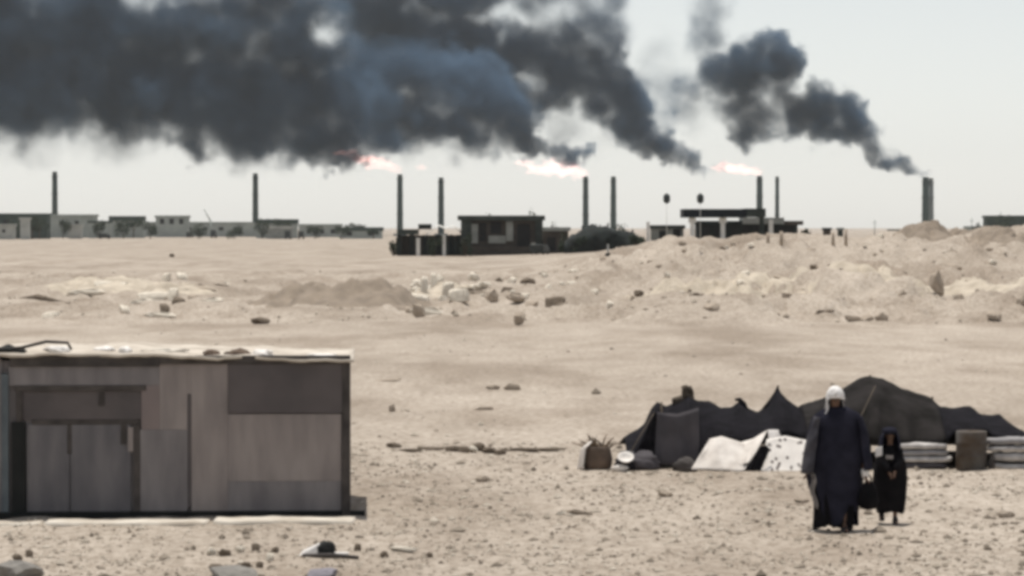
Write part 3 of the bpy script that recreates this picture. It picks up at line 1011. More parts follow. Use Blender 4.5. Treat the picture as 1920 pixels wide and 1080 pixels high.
folded(1852, 1990, 820, 834, 'bedding_grey', .05, 'grey folded bedding on top of the pile beside the drum', GB, 8)

# drum
m = MB()
zt = tz(806)
m.lathe([(.225, 0), (.235, .01), (.232, .18), (.245, .20), (.232, .22), (.232, .37), (.245, .39), (.232, .41), (.234, zt - .02), (.22, zt), (.20, zt - .015)], 0, 0, 22)
tag(m.build('oil_drum', M['drum'], None, (tx(1818), TY - .25, 0)), 'dark rusty drum standing before the tent between the bedding piles', 'drum')
m = MB()
m.lathe([(.03, 0), (.05, .02), (.055, .12), (.03, .18), (.02, .24), (.026, .25)], 0, 0, 14)
tag(m.build('jug', M['frame_dark'], None, (tx(1854), TY - .36, 0)), 'small dark jug beside the drum', 'jug')

# basket / sack with brushwood and white cloth
def sack():
    e = empty('brushwood_sack', (tx(1120), TY - .2, 0), 0, 'brown sack of dry brushwood draped with white cloth', 'sack')
    m = MB()
    rings = []
    for z, rx, ry in [(0, .17, .14), (.03, .205, .17), (.15, .215, .18), (.27, .195, .165), (.33, .185, .155), (.345, .165, .14), (.30, .15, .12)]:
        rings.append([((rx + .012 * math.sin(5 * a + z * 9)) * math.cos(a), ry * math.sin(a), z) for a in [2 * math.pi * k / 24 for k in range(24)]])
    m.rings(rings)
    m.build('sack_body', M['sack'], e)
    rnd = random.Random(5)
    for k in range(24):
        m = MB()
        a = rnd.uniform(-1.1, 1.1)
        x0 = rnd.uniform(-.12, .12)
        y0 = rnd.uniform(-.08, .08)
        L = rnd.uniform(.18, .32)
        m.tube([(x0, y0, .27), (x0 + math.sin(a) * L * .5, y0 + rnd.uniform(-.05, .05), .29 + math.cos(a) * L * .5), (x0 + math.sin(a) * L, y0 + rnd.uniform(-.08, .08), .28 + math.cos(a) * L * .8)], [.016, .013, .006], 5)
        m.build('stick', M['brush'], e)
    m = MB()
    def fn(u, v):
        # cloth falling over the left shoulder of the sack
        a = math.pi * (.62 + .62 * u)
        z = .40 - .40 * v
        r = .20 + .05 * v + .02 * math.sin(u * 14) * v
        if v < .2:
            r = .10 + .10 * v / .2
        return (r * math.cos(a) * 1.12, r * math.sin(a), max(.005, z + .02 * math.sin(u * 9)))
    m.grid(fn, 24, 14, .012)
    m.build('white_cloth', M['white'], e)
sack()
# dark heap with white basin
m = MB()
m.blob((0, 0, 0), (.36, .3, .21), 4, .35, 1.5, 3.0, squash=-.03)
tag(m.build('dark_bundle', M['tent_grey'], None, (tx(1196), TY - .15, .05)), 'low dark cloth heap between brushwood sack and tent flap', 'cloth heap')
m = MB()
m.lathe([(.02, 0), (.06, .0), (.10, .04), (.125, .075), (.12, .08), (.09, .045), (.02, .02)], 0, 0, 20)
o = m.build('basin', M['scrap_white'], None, (tx(1171), TY - .52, .15))
o.rotation_euler = (R(35), 0, 0)
tag(o, 'white enamel basin leaning on the dark cloth heap', 'basin')
m = MB()
m.blob((0, 0, 0), (.14, .12, .10), 3, .3, 1.4, 8.0, squash=-.06)
tag(m.build('dark_bundle', M['tent'], None, (tx(1172), TY - .42, .06)), 'black bundle under the white basin', 'bundle')
m = MB()
m.blob((0, 0, 0), (.18, .12, .13), 3, .35, 1.5, 6.0, squash=-.05)
tag(m.build('dark_bundle', M['frame_dark'], None, (tx(1282), TY - .5, .05)), 'small dark bundle at the foot of the grey tent flap', 'bundle')
m = MB()
m.blob((0, 0, 0), (.13, .09, .06), 3, .3, 1.4, 2.0, squash=-.03)
tag(m.build('white_rag', M['white'], None, (tx(1160), TY - .55, .03)), 'white rag on the ground beside the brushwood sack', 'rag')

# ------------------------------------------------------------------ people
def skin_body(name, chains, m_, parent):
    """chains: list of lists of ((x,y,z), r); joined where a chain starts on an existing key"""
    keys = {}
    verts, rad, edges = [], [], []
    for ch in chains:
        prev = None
        for key, p, r in ch:
            if key in keys:
                i = keys[key]
            else:
                i = len(verts)
                keys[key] = i
                verts.append(p)
                rad.append(r)
            if prev is not None and prev != i:
                edges.append((prev, i))
            prev = i
    me = bpy.data.meshes.new(name)
    me.from_pydata([tuple(v) for v in verts], edges, [])
    o = bpy.data.objects.new(name, me)
    col.objects.link(o)
    md = o.modifiers.new('skin', 'SKIN')
    md.use_smooth_shade = True
    sk = me.skin_vertices[0].data
    for i, r in enumerate(rad):
        rr_ = r if isinstance(r, tuple) else (r, r)
        sk[i].radius = rr_
        sk[i].use_root = (i == 0)
    sd = o.modifiers.new('sub', 'SUBSURF')
    sd.levels = 1
    sd.render_levels = 2
    me.materials.append(m_)
    o.parent = parent
    return o

def person(loc, H, label, hand_l, hand_r, foot_l, foot_r, skin, hand_skin, headyaw=0.0):
    """faces -Y. x>0 is the viewer's right."""
    e = empty('person', loc, 0, label, 'person')
    k = H / 1.75
    def V(x, y, z):
        return Vector((x * k, y * k, z * k))
    ch = []
    spine = [('pel', V(0, 0, .92), .13 * k), ('bel', V(0, -.01, 1.06), .125 * k), ('che', V(0, 0, 1.26), (.16 * k, .11 * k)), ('nek0', V(0, .0, 1.43), .06 * k), ('nek1', V(0, -.015, 1.52), .052 * k), ('jaw', V(0, -.035, 1.57), (.062 * k, .065 * k)), ('fac', V(0, -.025, 1.63), (.074 * k, .088 * k)), ('cra', V(0, -.01, 1.675), (.070 * k, .080 * k)), ('top', V(0, 0, 1.70), .04 * k)]
    ch.append(spine)
    for sd, hd, ft in ((-1, hand_l, foot_l), (1, hand_r, foot_r)):
        n = 'l' if sd < 0 else 'r'
        hd = Vector(hd) * 1.0
        sh = V(sd * .155, 0, 1.355)
        elb = (sh + hd) / 2 + Vector((sd * .05 * k, .05 * k, 0))
        wr = hd
        d = (hd - elb).normalized()
        palm = wr + d * .07 * k
        ch.append([('che', None, None), (n + 'sh', sh, .062 * k), (n + 'el', elb, .045 * k), (n + 'wr', wr, .028 * k), (n + 'pm', palm, (.036 * k, .018 * k))])
        side = Vector((0, 1, 0)) - d * d.y
        side.normalize()
        fwd = d.cross(side) * 1.0
        for q, (o_, L) in enumerate([(-.030, .058), (-.010, .072), (.010, .078), (.030, .068)]):
            b0 = palm + side * o_ * k + d * .025 * k
            b1 = b0 + d * L * .5 * k + fwd * .010 * k * sd
            b2 = b1 + d * L * .4 * k + fwd * .024 * k * sd
            ch.append([(n + 'pm', None, None), (n + 'f%d0' % q, b0, .0095 * k), (n + 'f%d1' % q, b1, .009 * k), (n + 'f%d2' % q, b2, .0075 * k)])
        t0 = wr + d * .03 * k + side * .036 * k
        t1 = t0 + d * .035 * k + side * .022 * k
        ch.append([(n + 'wr', None, None), (n + 't0', t0, .011 * k), (n + 't1', t1, .009 * k)])
        hip = V(sd * .095, 0, .86)
        ft = Vector(ft)
        ank = ft + Vector((0, .03 * k, .085 * k))
        kne = (hip + ank) / 2 + Vector((0, -.05 * k, .02 * k))
        ch.append([('pel', None, None), (n + 'hp', hip, .085 * k), (n + 'kn', kne, .058 * k), (n + 'an', ank, .038 * k), (n + 'to', ft + Vector((sd * .015 * k, -.12 * k, .035 * k)), (.042 * k, .03 * k)), (n + 'tt', ft + Vector((sd * .02 * k, -.19 * k, .028 * k)), (.034 * k, .022 * k))])
    skin_body('body', ch, M[skin], e)
    # face
    m = MB()
    m.rings([[V(x * .8, -.118 - d, z) for x, z in ((-.008, 1.655), (.008, 1.655), (.014, 1.605), (-.014, 1.605))] for d in (-.03, .012)], sm=True)
    m.build('nose', M[skin], e)
    for sd in (-1, 1):
        m = MB()
        m.blob(V(sd * .03, -.100, 1.648), (.013 * k, .008 * k, .008 * k), 2, 0)
        m.build('eye', M['eye'], e)
        m = MB()
        m.blob(V(sd * .078, .0, 1.63), (.012 * k, .022 * k, .034 * k), 2, 0)
        m.build('ear', M[skin], e)
    m = MB()
    m.blob(V(0, -.098, 1.575), (.026 * k, .010 * k, .007 * k), 2, 0)
    m.build('mouth', M['eye'], e)
    return e, k, V

def loft(name, secs, m_, parent, folds=9, famp=.02, seed=0.0, n=48, th=.012, hem_wave=0.0, z0=0.0):
    """secs: (z, left, right, front, back, cx_y)"""
    m = MB()
    zs = [s[0] for s in secs]
    N = 40
    def fn(u, v):
        a = 2 * math.pi * u
        z = zs[0] + (zs[-1] - zs[0]) * v
        def g(i):
            return interp([(s[0], s[i]) for s in secs], z) if zs[0] < zs[-1] else interp([(s[0], s[i]) for s in secs[::-1]], z)
        l, r, f, b = g(1), g(2), g(3), g(4)
        c, s = math.cos(a), math.sin(a)
        cx = (l + r) / 2
        rx = (r - l) / 2
        cyy = (f + b) / 2
        ry = (b - f) / 2
        low = 1 - abs(v) if zs[0] < zs[-1] else v
        w = 1 + famp / max(.05, rx) * (math.sin(folds * a + 3 * noise.noise((a, z * 2, seed))) * low + .6 * noise.noise((c * 3, s * 3, z * 4 + seed)))
        zz = z + hem_wave * low ** 4 * math.sin(3 * a + seed)
        return (cx + rx * c * w, cyy + ry * s * w, zz)
    m.grid(fn, n, N, 0)
    o = m.build(name, m_, parent)
    md = o.modifiers.new('cloth', 'SOLIDIFY')
    md.thickness = th
    md.offset = 0
    return o

AY = 40.0
AS = AY / F
az0 = height(X(1566, AY), AY)
ax = X(1566, AY)
def ap(px):
    return (px - 1566) * AS
def azp(py):
    return (995 - py) * AS
adult, k, V = person((ax, AY, az0), 1.74, 'adult in dark cloak and white headcloth walking towards us with a bag', (ap(1514), -.05, azp(872)), (ap(1620), -.12, azp(880)), (ap(1546), .16, 0.05), (ap(1580), -.17, 0.0), 'skin', 'skin')
# under robe, nearly black, down to the ankles
loft('robe', [(azp(986), ap(1527), ap(1601), -.20, .20), (azp(950), ap(1529), ap(1604), -.19, .19), (azp(900), ap(1531), ap(1606), -.18, .17), (azp(850), ap(1534), ap(1604), -.17, .15), (azp(800), ap(1538), ap(1602), -.145, .13), (azp(775), ap(1543), ap(1598), -.12, .11), (azp(764), ap(1556), ap(1586), -.07, .07)], M['robe'], adult, 8, .026, 1.0, hem_wave=.03)
# outer cloak, wide over the arms, open hem at the knee
loft('cloak', [(azp(968), ap(1538), ap(1604), -.215, .21), (azp(940), ap(1531), ap(1606), -.215, .22), (azp(915), ap(1522), ap(1612), -.22, .24), (azp(890), ap(1513), ap(1619), -.22, .24), (azp(868), ap(1509), ap(1626), -.22, .23), (azp(845), ap(1510), ap(1631), -.215, .22), (azp(820), ap(1514), ap(1629), -.20, .20), (azp(797), ap(1520), ap(1624), -.18, .18), (azp(780), ap(1526), ap(1617), -.15, .155), (azp(771), ap(1535), ap(1608), -.12, .125), (azp(765), ap(1547), ap(1595), -.09, .095), (azp(761), ap(1555), ap(1587), -.07, .075)], M['navy'], adult, 7, .034, 4.0, hem_wave=.11)
# sleeve on one side coloured lighter as if sunlit, grey lining showing at its trailing edge
m = MB()
def sleeve(u, v):
    a = math.pi * (0.50 + 1.0 * u)
    z = azp(778) + (azp(884) - azp(778)) * v
    r = .05 + .075 * math.sin(min(1, v * 1.25) * math.pi * .55)
    cx = ap(1535) + (ap(1521) - ap(1535)) * v
    return (cx + r * math.cos(a) * .95, -.10 + .13 * math.sin(a) * (1 + .3 * v) + .015 * math.sin(v * 14 + u * 6), z)
m.grid(sleeve, 20, 20, .012)
m.build('sleeve', M['cloak'], adult)
m = MB()
def trail(u, v):
    z = azp(882) + (azp(948) - azp(882)) * v
    return (ap(1517) + (ap(1533) - ap(1517)) * (u * .8 + .3 * v) + .02 * math.sin(v * 9), -.16 + .05 * math.sin(u * 9) + .1 * u, z + .02 * math.sin(u * 7))
m.grid(trail, 14, 14, .01)
m.build('cloak_lining', M['lining'], adult)
m = MB()
def sleeve2(u, v):
    a = -math.pi * (0.50 - 1.0 * u)
    z = azp(778) + (azp(878) - azp(778)) * v
    r = .05 + .06 * math.sin(min(1, v * 1.25) * math.pi * .55)
    cx = ap(1606) + (ap(1617) - ap(1606)) * v
    return (cx + r * math.cos(a), -.11 + .11 * math.sin(a) + .012 * math.sin(v * 13 + u * 5), z)
m.grid(sleeve2, 20, 20, .012)
m.build('sleeve', M['navy'], adult)
# headcloth: cap over the skull plus falls on both sides of the face
hcx = ap(1571)
for ob in adult.children:
    pass
m = MB()
def cap(u, v):
    a = 2 * math.pi * u
    t = v * math.pi * .5
    r = math.cos(t)
    w = 1 + .05 * math.sin(5 * a + 2) + .10 * noise.fractal((math.cos(a) * 2.5, math.sin(a) * 2.5, v * 5), .8, 2, 3)
    z = azp(749) + .175 * math.sin(t) + (.035 * (1 - v)) * max(0, -math.sin(a))
    return (.112 * r ** .85 * w * math.cos(a), -.005 + .124 * r ** .85 * w * math.sin(a), z)
m.grid(cap, 36, 12, .012)
hc = m.build('headcloth', M['hat'], adult)
m = MB()
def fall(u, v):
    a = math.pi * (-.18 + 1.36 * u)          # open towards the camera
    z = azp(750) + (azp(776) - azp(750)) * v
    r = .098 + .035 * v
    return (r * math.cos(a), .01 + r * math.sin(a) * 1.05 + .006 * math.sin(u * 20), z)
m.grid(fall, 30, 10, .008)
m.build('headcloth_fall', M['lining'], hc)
m = MB()
m.grid(lambda u, v: (-.085 - .05 * v * (1 - u) - .012 * math.sin(7 * v), -.095 + .09 * u, azp(742) + (azp(776) - azp(742)) * v), 8, 10, .012)
m.build('headcloth_end', M['hat'], hc)
m = MB()
m.tube([(ap(1619.5), -.117, azp(876)), (ap(1621), -.125, azp(884)), (ap(1622), -.13, azp(893))], [.045, .048, .038], 12)
m.build('sunlit_hand_ring', M['hat'], adult)  # white ring added as the sunlit spot on the hand
# sandals
for px, dy, dz in ((1546, .16, 0.05), (1580, -.17, 0)):
    m = MB()
    m.blob((ap(px), dy - .07, dz + .02), (.048, .135, .03), 3, .05, 1, 1)
    m.blob((ap(px), dy - .12, dz + .045), (.05, .06, .035), 3, .05, 1, 2)
    m.build('shoe', M['leather'], adult)

# bag in the hand
m = MB()
bx, by = ax + ap(1627), AY - .14
rings = []
for z, rx, ry in [(.0, .04, .04), (.02, .10, .07), (.10, .118, .085), (.22, .105, .075), (.30, .07, .05), (.335, .035, .03)]:
    rings.append([((rx + .010 * math.sin(4 * a + z * 20)) * math.cos(a), ry * math.sin(a), z) for a in [2 * math.pi * q / 20 for q in range(20)]])
m.rings(rings)
be = empty('cloth_bag', (bx, by, az0 + azp(952)), 0, 'black cloth bag hanging from the adult\'s hand beside the child', 'bag')
m.build('bag_body', M['robe'], be)
m = MB()
m.tube([(-.03, 0, .31), (-.035, 0, .36), (-.02, 0, .40), (.01, 0, .41), (.03, 0, .37), (.03, 0, .31)], .010, 6)
m.build('handle', M['leather'], be)

CYY = gY(984)
CS = CYY / F
cxw = X(1669, CYY)
cz0 = height(cxw, CYY)
def cp(px):
    return (px - 1669) * CS
def czp(py):
    return (983 - py) * CS
child, k, V = person((cxw, CYY, cz0), 1.17, 'child in black hooded dress walking beside the cloaked adult', (cp(1664), -.19, czp(882)), (cp(1676), -.20, czp(880)), (cp(1656), .14, .04), (cp(1677), -.13, 0), 'skin', 'skin')
loft('dress', [(czp(960), cp(1645), cp(1694), -.15, .15), (czp(935), cp(1642), cp(1698), -.15, .15), (czp(905), cp(1638), cp(1701), -.14, .135), (czp(880), cp(1640), cp(1700), -.125, .12), (czp(862), cp(1644), cp(1697), -.11, .105), (czp(850), cp(1652), cp(1690), -.085, .085), (czp(843), cp(1660), cp(1680), -.05, .05)], M['robe'], child, 7, .012, 6.0, hem_wave=.015)
for sd, hd in ((-1, Vector((cp(1664), -.19, czp(882)))), (1, Vector((cp(1676), -.20, czp(880))))):
    m = MB()
    sh = Vector((sd * .155 * k, 0, 1.355 * k))
    el_ = (sh + hd) / 2 + Vector((sd * .05 * k, .05 * k, 0))
    m.tube([sh + Vector((-sd * .03, 0, .02)), sh, (sh + el_) / 2, el_, (el_ + hd) / 2, hd + (hd - el_).normalized() * .01], [.04, .062, .060, .060, .056, .046], 12)
    m.build('sleeve', M['robe'], child)
m = MB()
m.lathe([(.13, czp(868)), (.115, czp(858)), (.092, czp(848)), (.085, czp(838)), (.075, czp(834))], 0, .005, 20)
m.build('neck_wrap', M['robe'], child)
m = MB()
def hood(u, v):
    a = math.pi * (-.22 + 1.44 * u)
    t = -1.0 + 2.35 * v
    r = .122 * math.sqrt(max(.0, 1 - (max(-.5, min(.98, t * .72))) ** 2)) + (.03 * max(0, -t))
    z = czp(826) + .098 * min(1.02, t) * 1.05
    return (r * math.cos(a) * 1.05, .0 + r * math.sin(a) * 1.1, z)
m.grid(hood, 30, 18, .012)
m.build('hood', M['navy'], child)
m = MB()
m.blob((0, .01, czp(808)), (.098, .105, .055), 3, .05, 1, 1)
m.build('hood_top', M['navy'], child)
m = MB()
m.grid(lambda u, v: (cp(1641) + .07 * u, -.115 - .02 * math.sin(u * 3), czp(838) - .11 * v + .02 * u), 8, 8, .01)
m.build('scarf_end', M['hat'], child)
m = MB()
m.grid(lambda u, v: (cp(1660) + .08 * u, -.125 - .02 * math.sin(u * 3.1), czp(852) - .045 * v), 8, 6, .01)
m.build('collar', M['lining'], child)
for px, dy, dz in ((1656, .14, .04), (1677, -.13, 0)):
    m = MB()
    m.blob((cp(px), dy - .05, dz + .016), (.036, .10, .025), 3, .05, 1, 1)
    m.blob((cp(px), dy - .02, dz + .06), (.036, .045, .06), 3, .05, 1, 2)
    m.build('shoe', M['leather'], child)

# ------------------------------------------------------------------ mid-distance sheds behind the plain
BY = 452.0
BS = BY / F
def wx(px, Y):
    return X(px, Y)
def ebox(name, par, mk, px0, px1, py0, py1, Y, y0=0.0, y1=4.0, base=None, bev=0.0):
    """box in world metres under an empty at world (ox, Y, oz)"""
    m = MB()
    ox, _, oz = par.location
    z0 = Zp(py1, Y) - oz if base is None else base
    m.box(X(px0, Y) - ox, X(px1, Y) - ox, y0, y1, z0, Zp(py0, Y) - oz)
    o = m.build(name, M[mk], par)
    if bev:
        bevel(o, bev, 1)
    return o
def root(name, px, Y, label, cat, group=None):
    x = X(px, Y)
    return empty(name, (x, Y, height(x, Y)), 0, label, cat, group)

e = root('shed', 942, BY, 'dark green flat-roofed shed with shaded openings behind the plain', 'shed')
ebox('wall', e, 'shed_brown', 864, 1018, 412, 478, BY, .6, 9, 0)
ebox('roof', e, 'shed', 858, 1022, 404, 413, BY, -.4, 9.4)
ebox('wall_panel', e, 'shed', 864, 884, 413, 478, BY, .2, .6, 0)
ebox('wall_panel', e, 'shed_pale', 884, 896, 420, 456, BY, .3, .6)
ebox('opening', e, 'hole', 899, 912, 418, 452, BY, .5, .62)
ebox('opening', e, 'hole', 920, 940, 416, 438, BY, .5, .62)
ebox('wall_panel', e, 'shed_pale', 949, 962, 415, 452, BY, .3, .6)
ebox('wall_panel', e, 'shed_pale', 916, 948, 442, 456, BY, .35, .6)
ebox('opening', e, 'hole', 970, 994, 420, 470, BY, .5, .62)
ebox('post', e, 'shed', 1004, 1017, 413, 478, BY, .1, .5, 0)
ebox('plinth', e, 'shed_brown', 864, 1000, 462, 478, BY, .0, .6, 0)

e = root('annex', 1040, BY - 2, 'grey-green low block joined to the dark shed', 'shed')
ebox('wall', e, 'shed_brown', 1019, 1066, 432, 479, BY - 2, .5, 7, 0)
ebox('roof', e, 'shed_pale', 1017, 1070, 426, 433, BY - 2, 0, 7.3)
ebox('opening', e, 'hole', 1026, 1042, 445, 470, BY - 2, .4, .52)
ebox('post', e, 'shed_pale', 996, 1004, 455, 480, BY - 2, -.3, .0, 0)

e = root('market_awning', 800, BY + 3, 'dark stall frame with posts under a white awning beside the shed', 'stall')
Y = BY + 3
ebox('roof', e, 'shed', 746, 784, 430, 440, Y, 0, 4)
ebox('roof', e, 'far_dark', 784, 808, 420, 430, Y, .5, 4.5)
ebox('back_wall', e, 'shed_brown', 750, 866, 441, 478, Y, 3.6, 4, 0)
for px, mk in [(748, 'far_dark'), (772, 'far_dark'), (797, 'far_dark'), (822, 'far_dark'), (846, 'far_dark'), (860, 'far_dark')]:
    ebox('post', e, mk, px - 4, px + 4, 440, 478, Y, .4, .9, 0)
ebox('post', e, 'far_white', 781, 788, 446, 484, Y, -1.2, -.8, 0)
ebox('post', e, 'far_white', 830, 836, 440, 482, Y, -1.0, -.7, 0)
m = MB()
def awn(u, v):
    px = 796 + 76 * u
    hump = math.sin(u * math.pi) ** .7
    return (X(px, Y) - e.location.x, -.8 + 3.2 * v, Zp(442 - 17 * hump - 2 * v + 3 * math.sin(u * 15), Y) - e.location.z)
m.grid(awn, 24, 8, .06)
m.build('awning', M['far_white'], e)
ebox('counter', e, 'shed', 800, 862, 452, 477, Y, .6, 1.6, 0)

e = root('tarpaulin_tent', 1130, 430, 'large black tarpaulin tent partly behind the spoil heap', 'tent')
m = MB()
Y = 430
TOP = [(1058, 456), (1072, 440), (1095, 428), (1120, 426), (1140, 423), (1160, 428), (1182, 440), (1200, 447), (1216, 452)]
def tarp(u, v):
    px = 1058 + 158 * u
    zt = Zp(interp(TOP, px), Y) - e.location.z
    a = v * math.pi
    n = noise.fractal((px * .03, v * 3, 1.0), .9, 2, 3) * .55
    return (X(px, Y) - e.location.x, -2.5 * math.cos(a) + n, max(-1.0, -.8 + (zt + .8) * math.sin(a) ** .45 + n * math.sin(a)))
m.grid(tarp, 60, 18)
m.build('cover', M['far_dark'], e)
for px, t in [(1092, 423), (1140, 418), (1186, 430)]:
    ebox('pole', e, 'far_dark', px - 1.5, px + 1.5, t, 470, Y, -.1, .1)
def shrub(px, py0, Y, w, label, seed, group='dark scrub by the shed', cat='shrub'):
    e = root('shrub', px, Y, label, cat, group)
    H = max(.5, Zp(py0, Y) - e.location.z) * 1.12
    W = w * Y / F / 2
    rnd = random.Random(seed)
    m = MB()
    for q in range(4):
        a = rnd.uniform(0, 6.28)
        m.tube([(0, 0, -.1), (math.cos(a) * W * .3, math.sin(a) * W * .3, H * .4), (math.cos(a) * W * .6, math.sin(a) * W * .6, H * .75)], [.07, .05, .02], 5)
    m.build('stem', M['trunk'], e)
    m = MB()
    for c in range(8):
        cx, cy_, cz = rnd.uniform(-.75, .75) * W, rnd.uniform(-.6, .6) * W, H * rnd.uniform(.22, .78)
        for q in range(70):
            d = Vector((rnd.gauss(0, 1), rnd.gauss(0, 1), rnd.gauss(0, 1))).normalized() * rnd.random() ** .4
            p_ = Vector((cx + d.x * W * .42, cy_ + d.y * W * .42, max(0, cz + d.z * H * .26)))
            sz = rnd.uniform(.08, .2) * max(1, Y / 600)
            u = Vector((rnd.gauss(0, 1), rnd.gauss(0, 1), rnd.gauss(0, 1))).normalized()
            w_ = u.orthogonal().normalized()
            v_ = u.cross(w_)
            m.add([p_ - w_ * sz, p_ + v_ * sz * .6, p_ + w_ * sz, p_ - v_ * sz * .6], [(0, 1, 2, 3)])
    m.build('crown', M['leaf'], e)
for i, (px, t, Y, w, lb) in enumerate([
        (738, 446, 458, 26, 'dark shrub at the outer end of the market stall'), (815, 446, 446, 30, 'dark shrub under the white awning'), (872, 440, 449, 26, 'dark shrub at the shed corner by the awning'),
        (905, 398, 464, 40, 'dark tree crown rising behind the shed roof'), (985, 400, 466, 44, 'second dark tree crown behind the shed roof'), (1030, 420, 466, 40, 'dark tree behind the grey-green block'),
        (1062, 436, 444, 30, 'dark shrub between the grey-green block and black tent'), (1086, 446, 428, 34, 'dark shrub in front of the black tent'), (1118, 421, 440, 40, 'dark tree crown above the black tent'), (1158, 424, 438, 36, 'second dark tree crown above the black tent'), (1192, 440, 420, 34, 'dark shrub at the low end of the black tent'),
        (1236, 428, 424, 30, 'dark shrub beside the low grey kiosk'), (1514, 428, 415, 26, 'dark shrub at the end of the long low building')]):
    shrub(px, t, Y, w, lb, 50 + i)
# small dark van in front of the annex
def vehicle(name, px, Y, L, H, label, group=None, face=0.0, mk='vehicle'):
    x = X(px, Y)
    e = empty(name, (x, Y, height(x, Y)), face, label, 'truck', group)
    m = MB()
    m.box(-L / 2, L * .18, -.95, .95, H * .22, H)
    bevel(m.build('cargo_body', M[mk], e), .05, 1)
    m = MB()
    m.add([(L * .19, -.92, H * .22), (L / 2, -.92, H * .22), (L / 2, .92, H * .22), (L * .19, .92, H * .22), (L * .19, -.85, H * .82), (L * .40, -.85, H * .82), (L * .40, .85, H * .82), (L * .19, .85, H * .82), (L / 2, -.92, H * .5), (L / 2, .92, H * .5)],
          [(0, 3, 2, 1), (0, 1, 8, 5, 4), (3, 7, 6, 9, 2), (1, 2, 9, 8), (8, 9, 6, 5), (4, 5, 6, 7), (0, 4, 7, 3)])
    cb = m.build('cab', M[mk], e)
    m = MB()
    m.add([(L * .415, -.7, H * .77), (L * .49, -.75, H * .54), (L * .49, .75, H * .54), (L * .415, .7, H * .77)], [(0, 1, 2, 3)])
    g = m.build('windscreen', M['glass'], cb)
    g.location = (.02, 0, .01)
    for wxp in (-L * .32, L * .33):
        for s in (-1, 1):
            m = MB()
            rr_ = H * .19
            m.rings([[(wxp + rr_ * math.cos(a), s * .8 + d, rr_ + rr_ * math.sin(a)) for a in [2 * math.pi * q / 14 for q in range(14)]] for d in (-.13, .13)], sm=False)
            m.build('wheel', M['tyre'], e)
    return e
vehicle('truck', 1012, BY - 16, 2.6, 1.3, 'small dark cart parked before the grey-green block', face=R(70))

# marker post on the slope, stub posts
def post(px, Y, h, w, mk, label, group=None, capmk=None):
    e = root('post', px, Y, label, 'post', group)
    m = MB()
    m.tube([(0, 0, -.1), (0, 0, h)], [w, w * .85], 8)
    m.build('shaft', M[mk], e)
    if capmk:
        m = MB()
        m.box(-w * 2.2, w * 2.2, -.12, .12, h * .66, h + .03)
        m.build('plate', M[capmk], e)
        m = MB()
        m.lathe([(w * 3, -.05), (w * 3, .12), (w * 2, .2)], 0, 0, 12)
        m.build('foot', M[capmk], e)
    return e
post(1140, 232, 1.25, .07, 'metal_pale', 'marker post with dark plate on the slope before the black tent', None, 'far_dark')
for px, Y, lb in [(1440, 205, 'first short brown stub post of a pair on the spoil heap'), (1465, 206, 'second short brown stub post of a pair on the spoil heap'), (1562, 232, 'shorter brown post below the dark kiosk on the spoil heap'), (1586, 232, 'taller brown post below the dark kiosk on the spoil heap')]:
    post(px, Y, .85 if '1586' not in str(px) else 1.1, .12, 'rock_mid', lb)

# canopy on white columns behind the crest
CY2 = 400.0
e = root('canopy', 1355, CY2, 'flat blue-black canopy on white columns behind the spoil heap', 'canopy')
ebox('roof', e, 'canopy', 1280, 1398, 392, 408, CY2, -2, 6)
ebox('roof', e, 'shed', 1396, 1434, 391, 407, CY2, -1.6, 6)
for px in (1297, 1354):
    ebox('column', e, 'far_white', px - 4, px + 4, 408, 450, CY2, -1.4, -.9, 0)
    ebox('capital', e, 'far_white', px - 7, px + 7, 409, 418, CY2, -1.5, -.8)
ebox('column', e, 'shed', 1424, 1432, 407, 450, CY2, -.4, .2, 0)
e = root('low_building', 1405, CY2 + 12, 'long low dark building with pale roof under the canopy', 'building')
Y = CY2 + 12
ebox('wall', e, 'far_dark', 1308, 1496, 420, 448, Y, .3, 6, 0)
ebox('roof', e, 'shed_pale', 1392, 1470, 408, 420, Y, -.3, 6.3)
ebox('roof', e, 'far_dark', 1304, 1392, 414, 421, Y, -.2, 6.2)
ebox('roof', e, 'shed_brown', 1470, 1506, 414, 422, Y, -.1, 6.1)
ebox('column', e, 'far_white', 1441, 1449, 412, 450, Y, -.6, -.1, 0)
for px in (1325, 1345, 1378, 1400, 1420, 1466, 1480):
    ebox('door', e, 'hole', px - 6, px + 6, 424, 447, Y, .22, .34)
# kiosks and huts by the canopy
e = root('kiosk', 1250, CY2 + 20, 'low grey kiosk between the black tent and the canopy', 'kiosk')
Y = CY2 + 20
ebox('wall', e, 'shed_pale', 1222, 1282, 428, 452, Y, .3, 4, 0)
ebox('roof', e, 'shed', 1220, 1285, 422, 429, Y, 0, 4.3)
ebox('opening', e, 'hole', 1236, 1250, 433, 450, Y, .2, .33)
ebox('opening', e, 'hole', 1262, 1276, 430, 450, Y, .2, .33)
ebox('post', e, 'far_white', 1212, 1218, 416, 452, Y, -.2, .2, 0)
e = root('kiosk', 1551, CY2, 'small dark kiosk standing alone on the crest beyond the canopy', 'kiosk')
ebox('wall', e, 'shed_brown', 1545, 1558, 430, 446, CY2, .2, 1.5, 0)
ebox('roof', e, 'far_dark', 1543, 1560, 427, 431, CY2, 0, 1.7)
e = root('kiosk', 1578, CY2, 'narrow grey kiosk beside the small dark kiosk', 'kiosk')
ebox('wall', e, 'shed', 1572, 1581, 430, 446, CY2, .2, 1.2, 0)
ebox('roof', e, 'shed_pale', 1570, 1583, 427, 431, CY2, 0, 1.4)

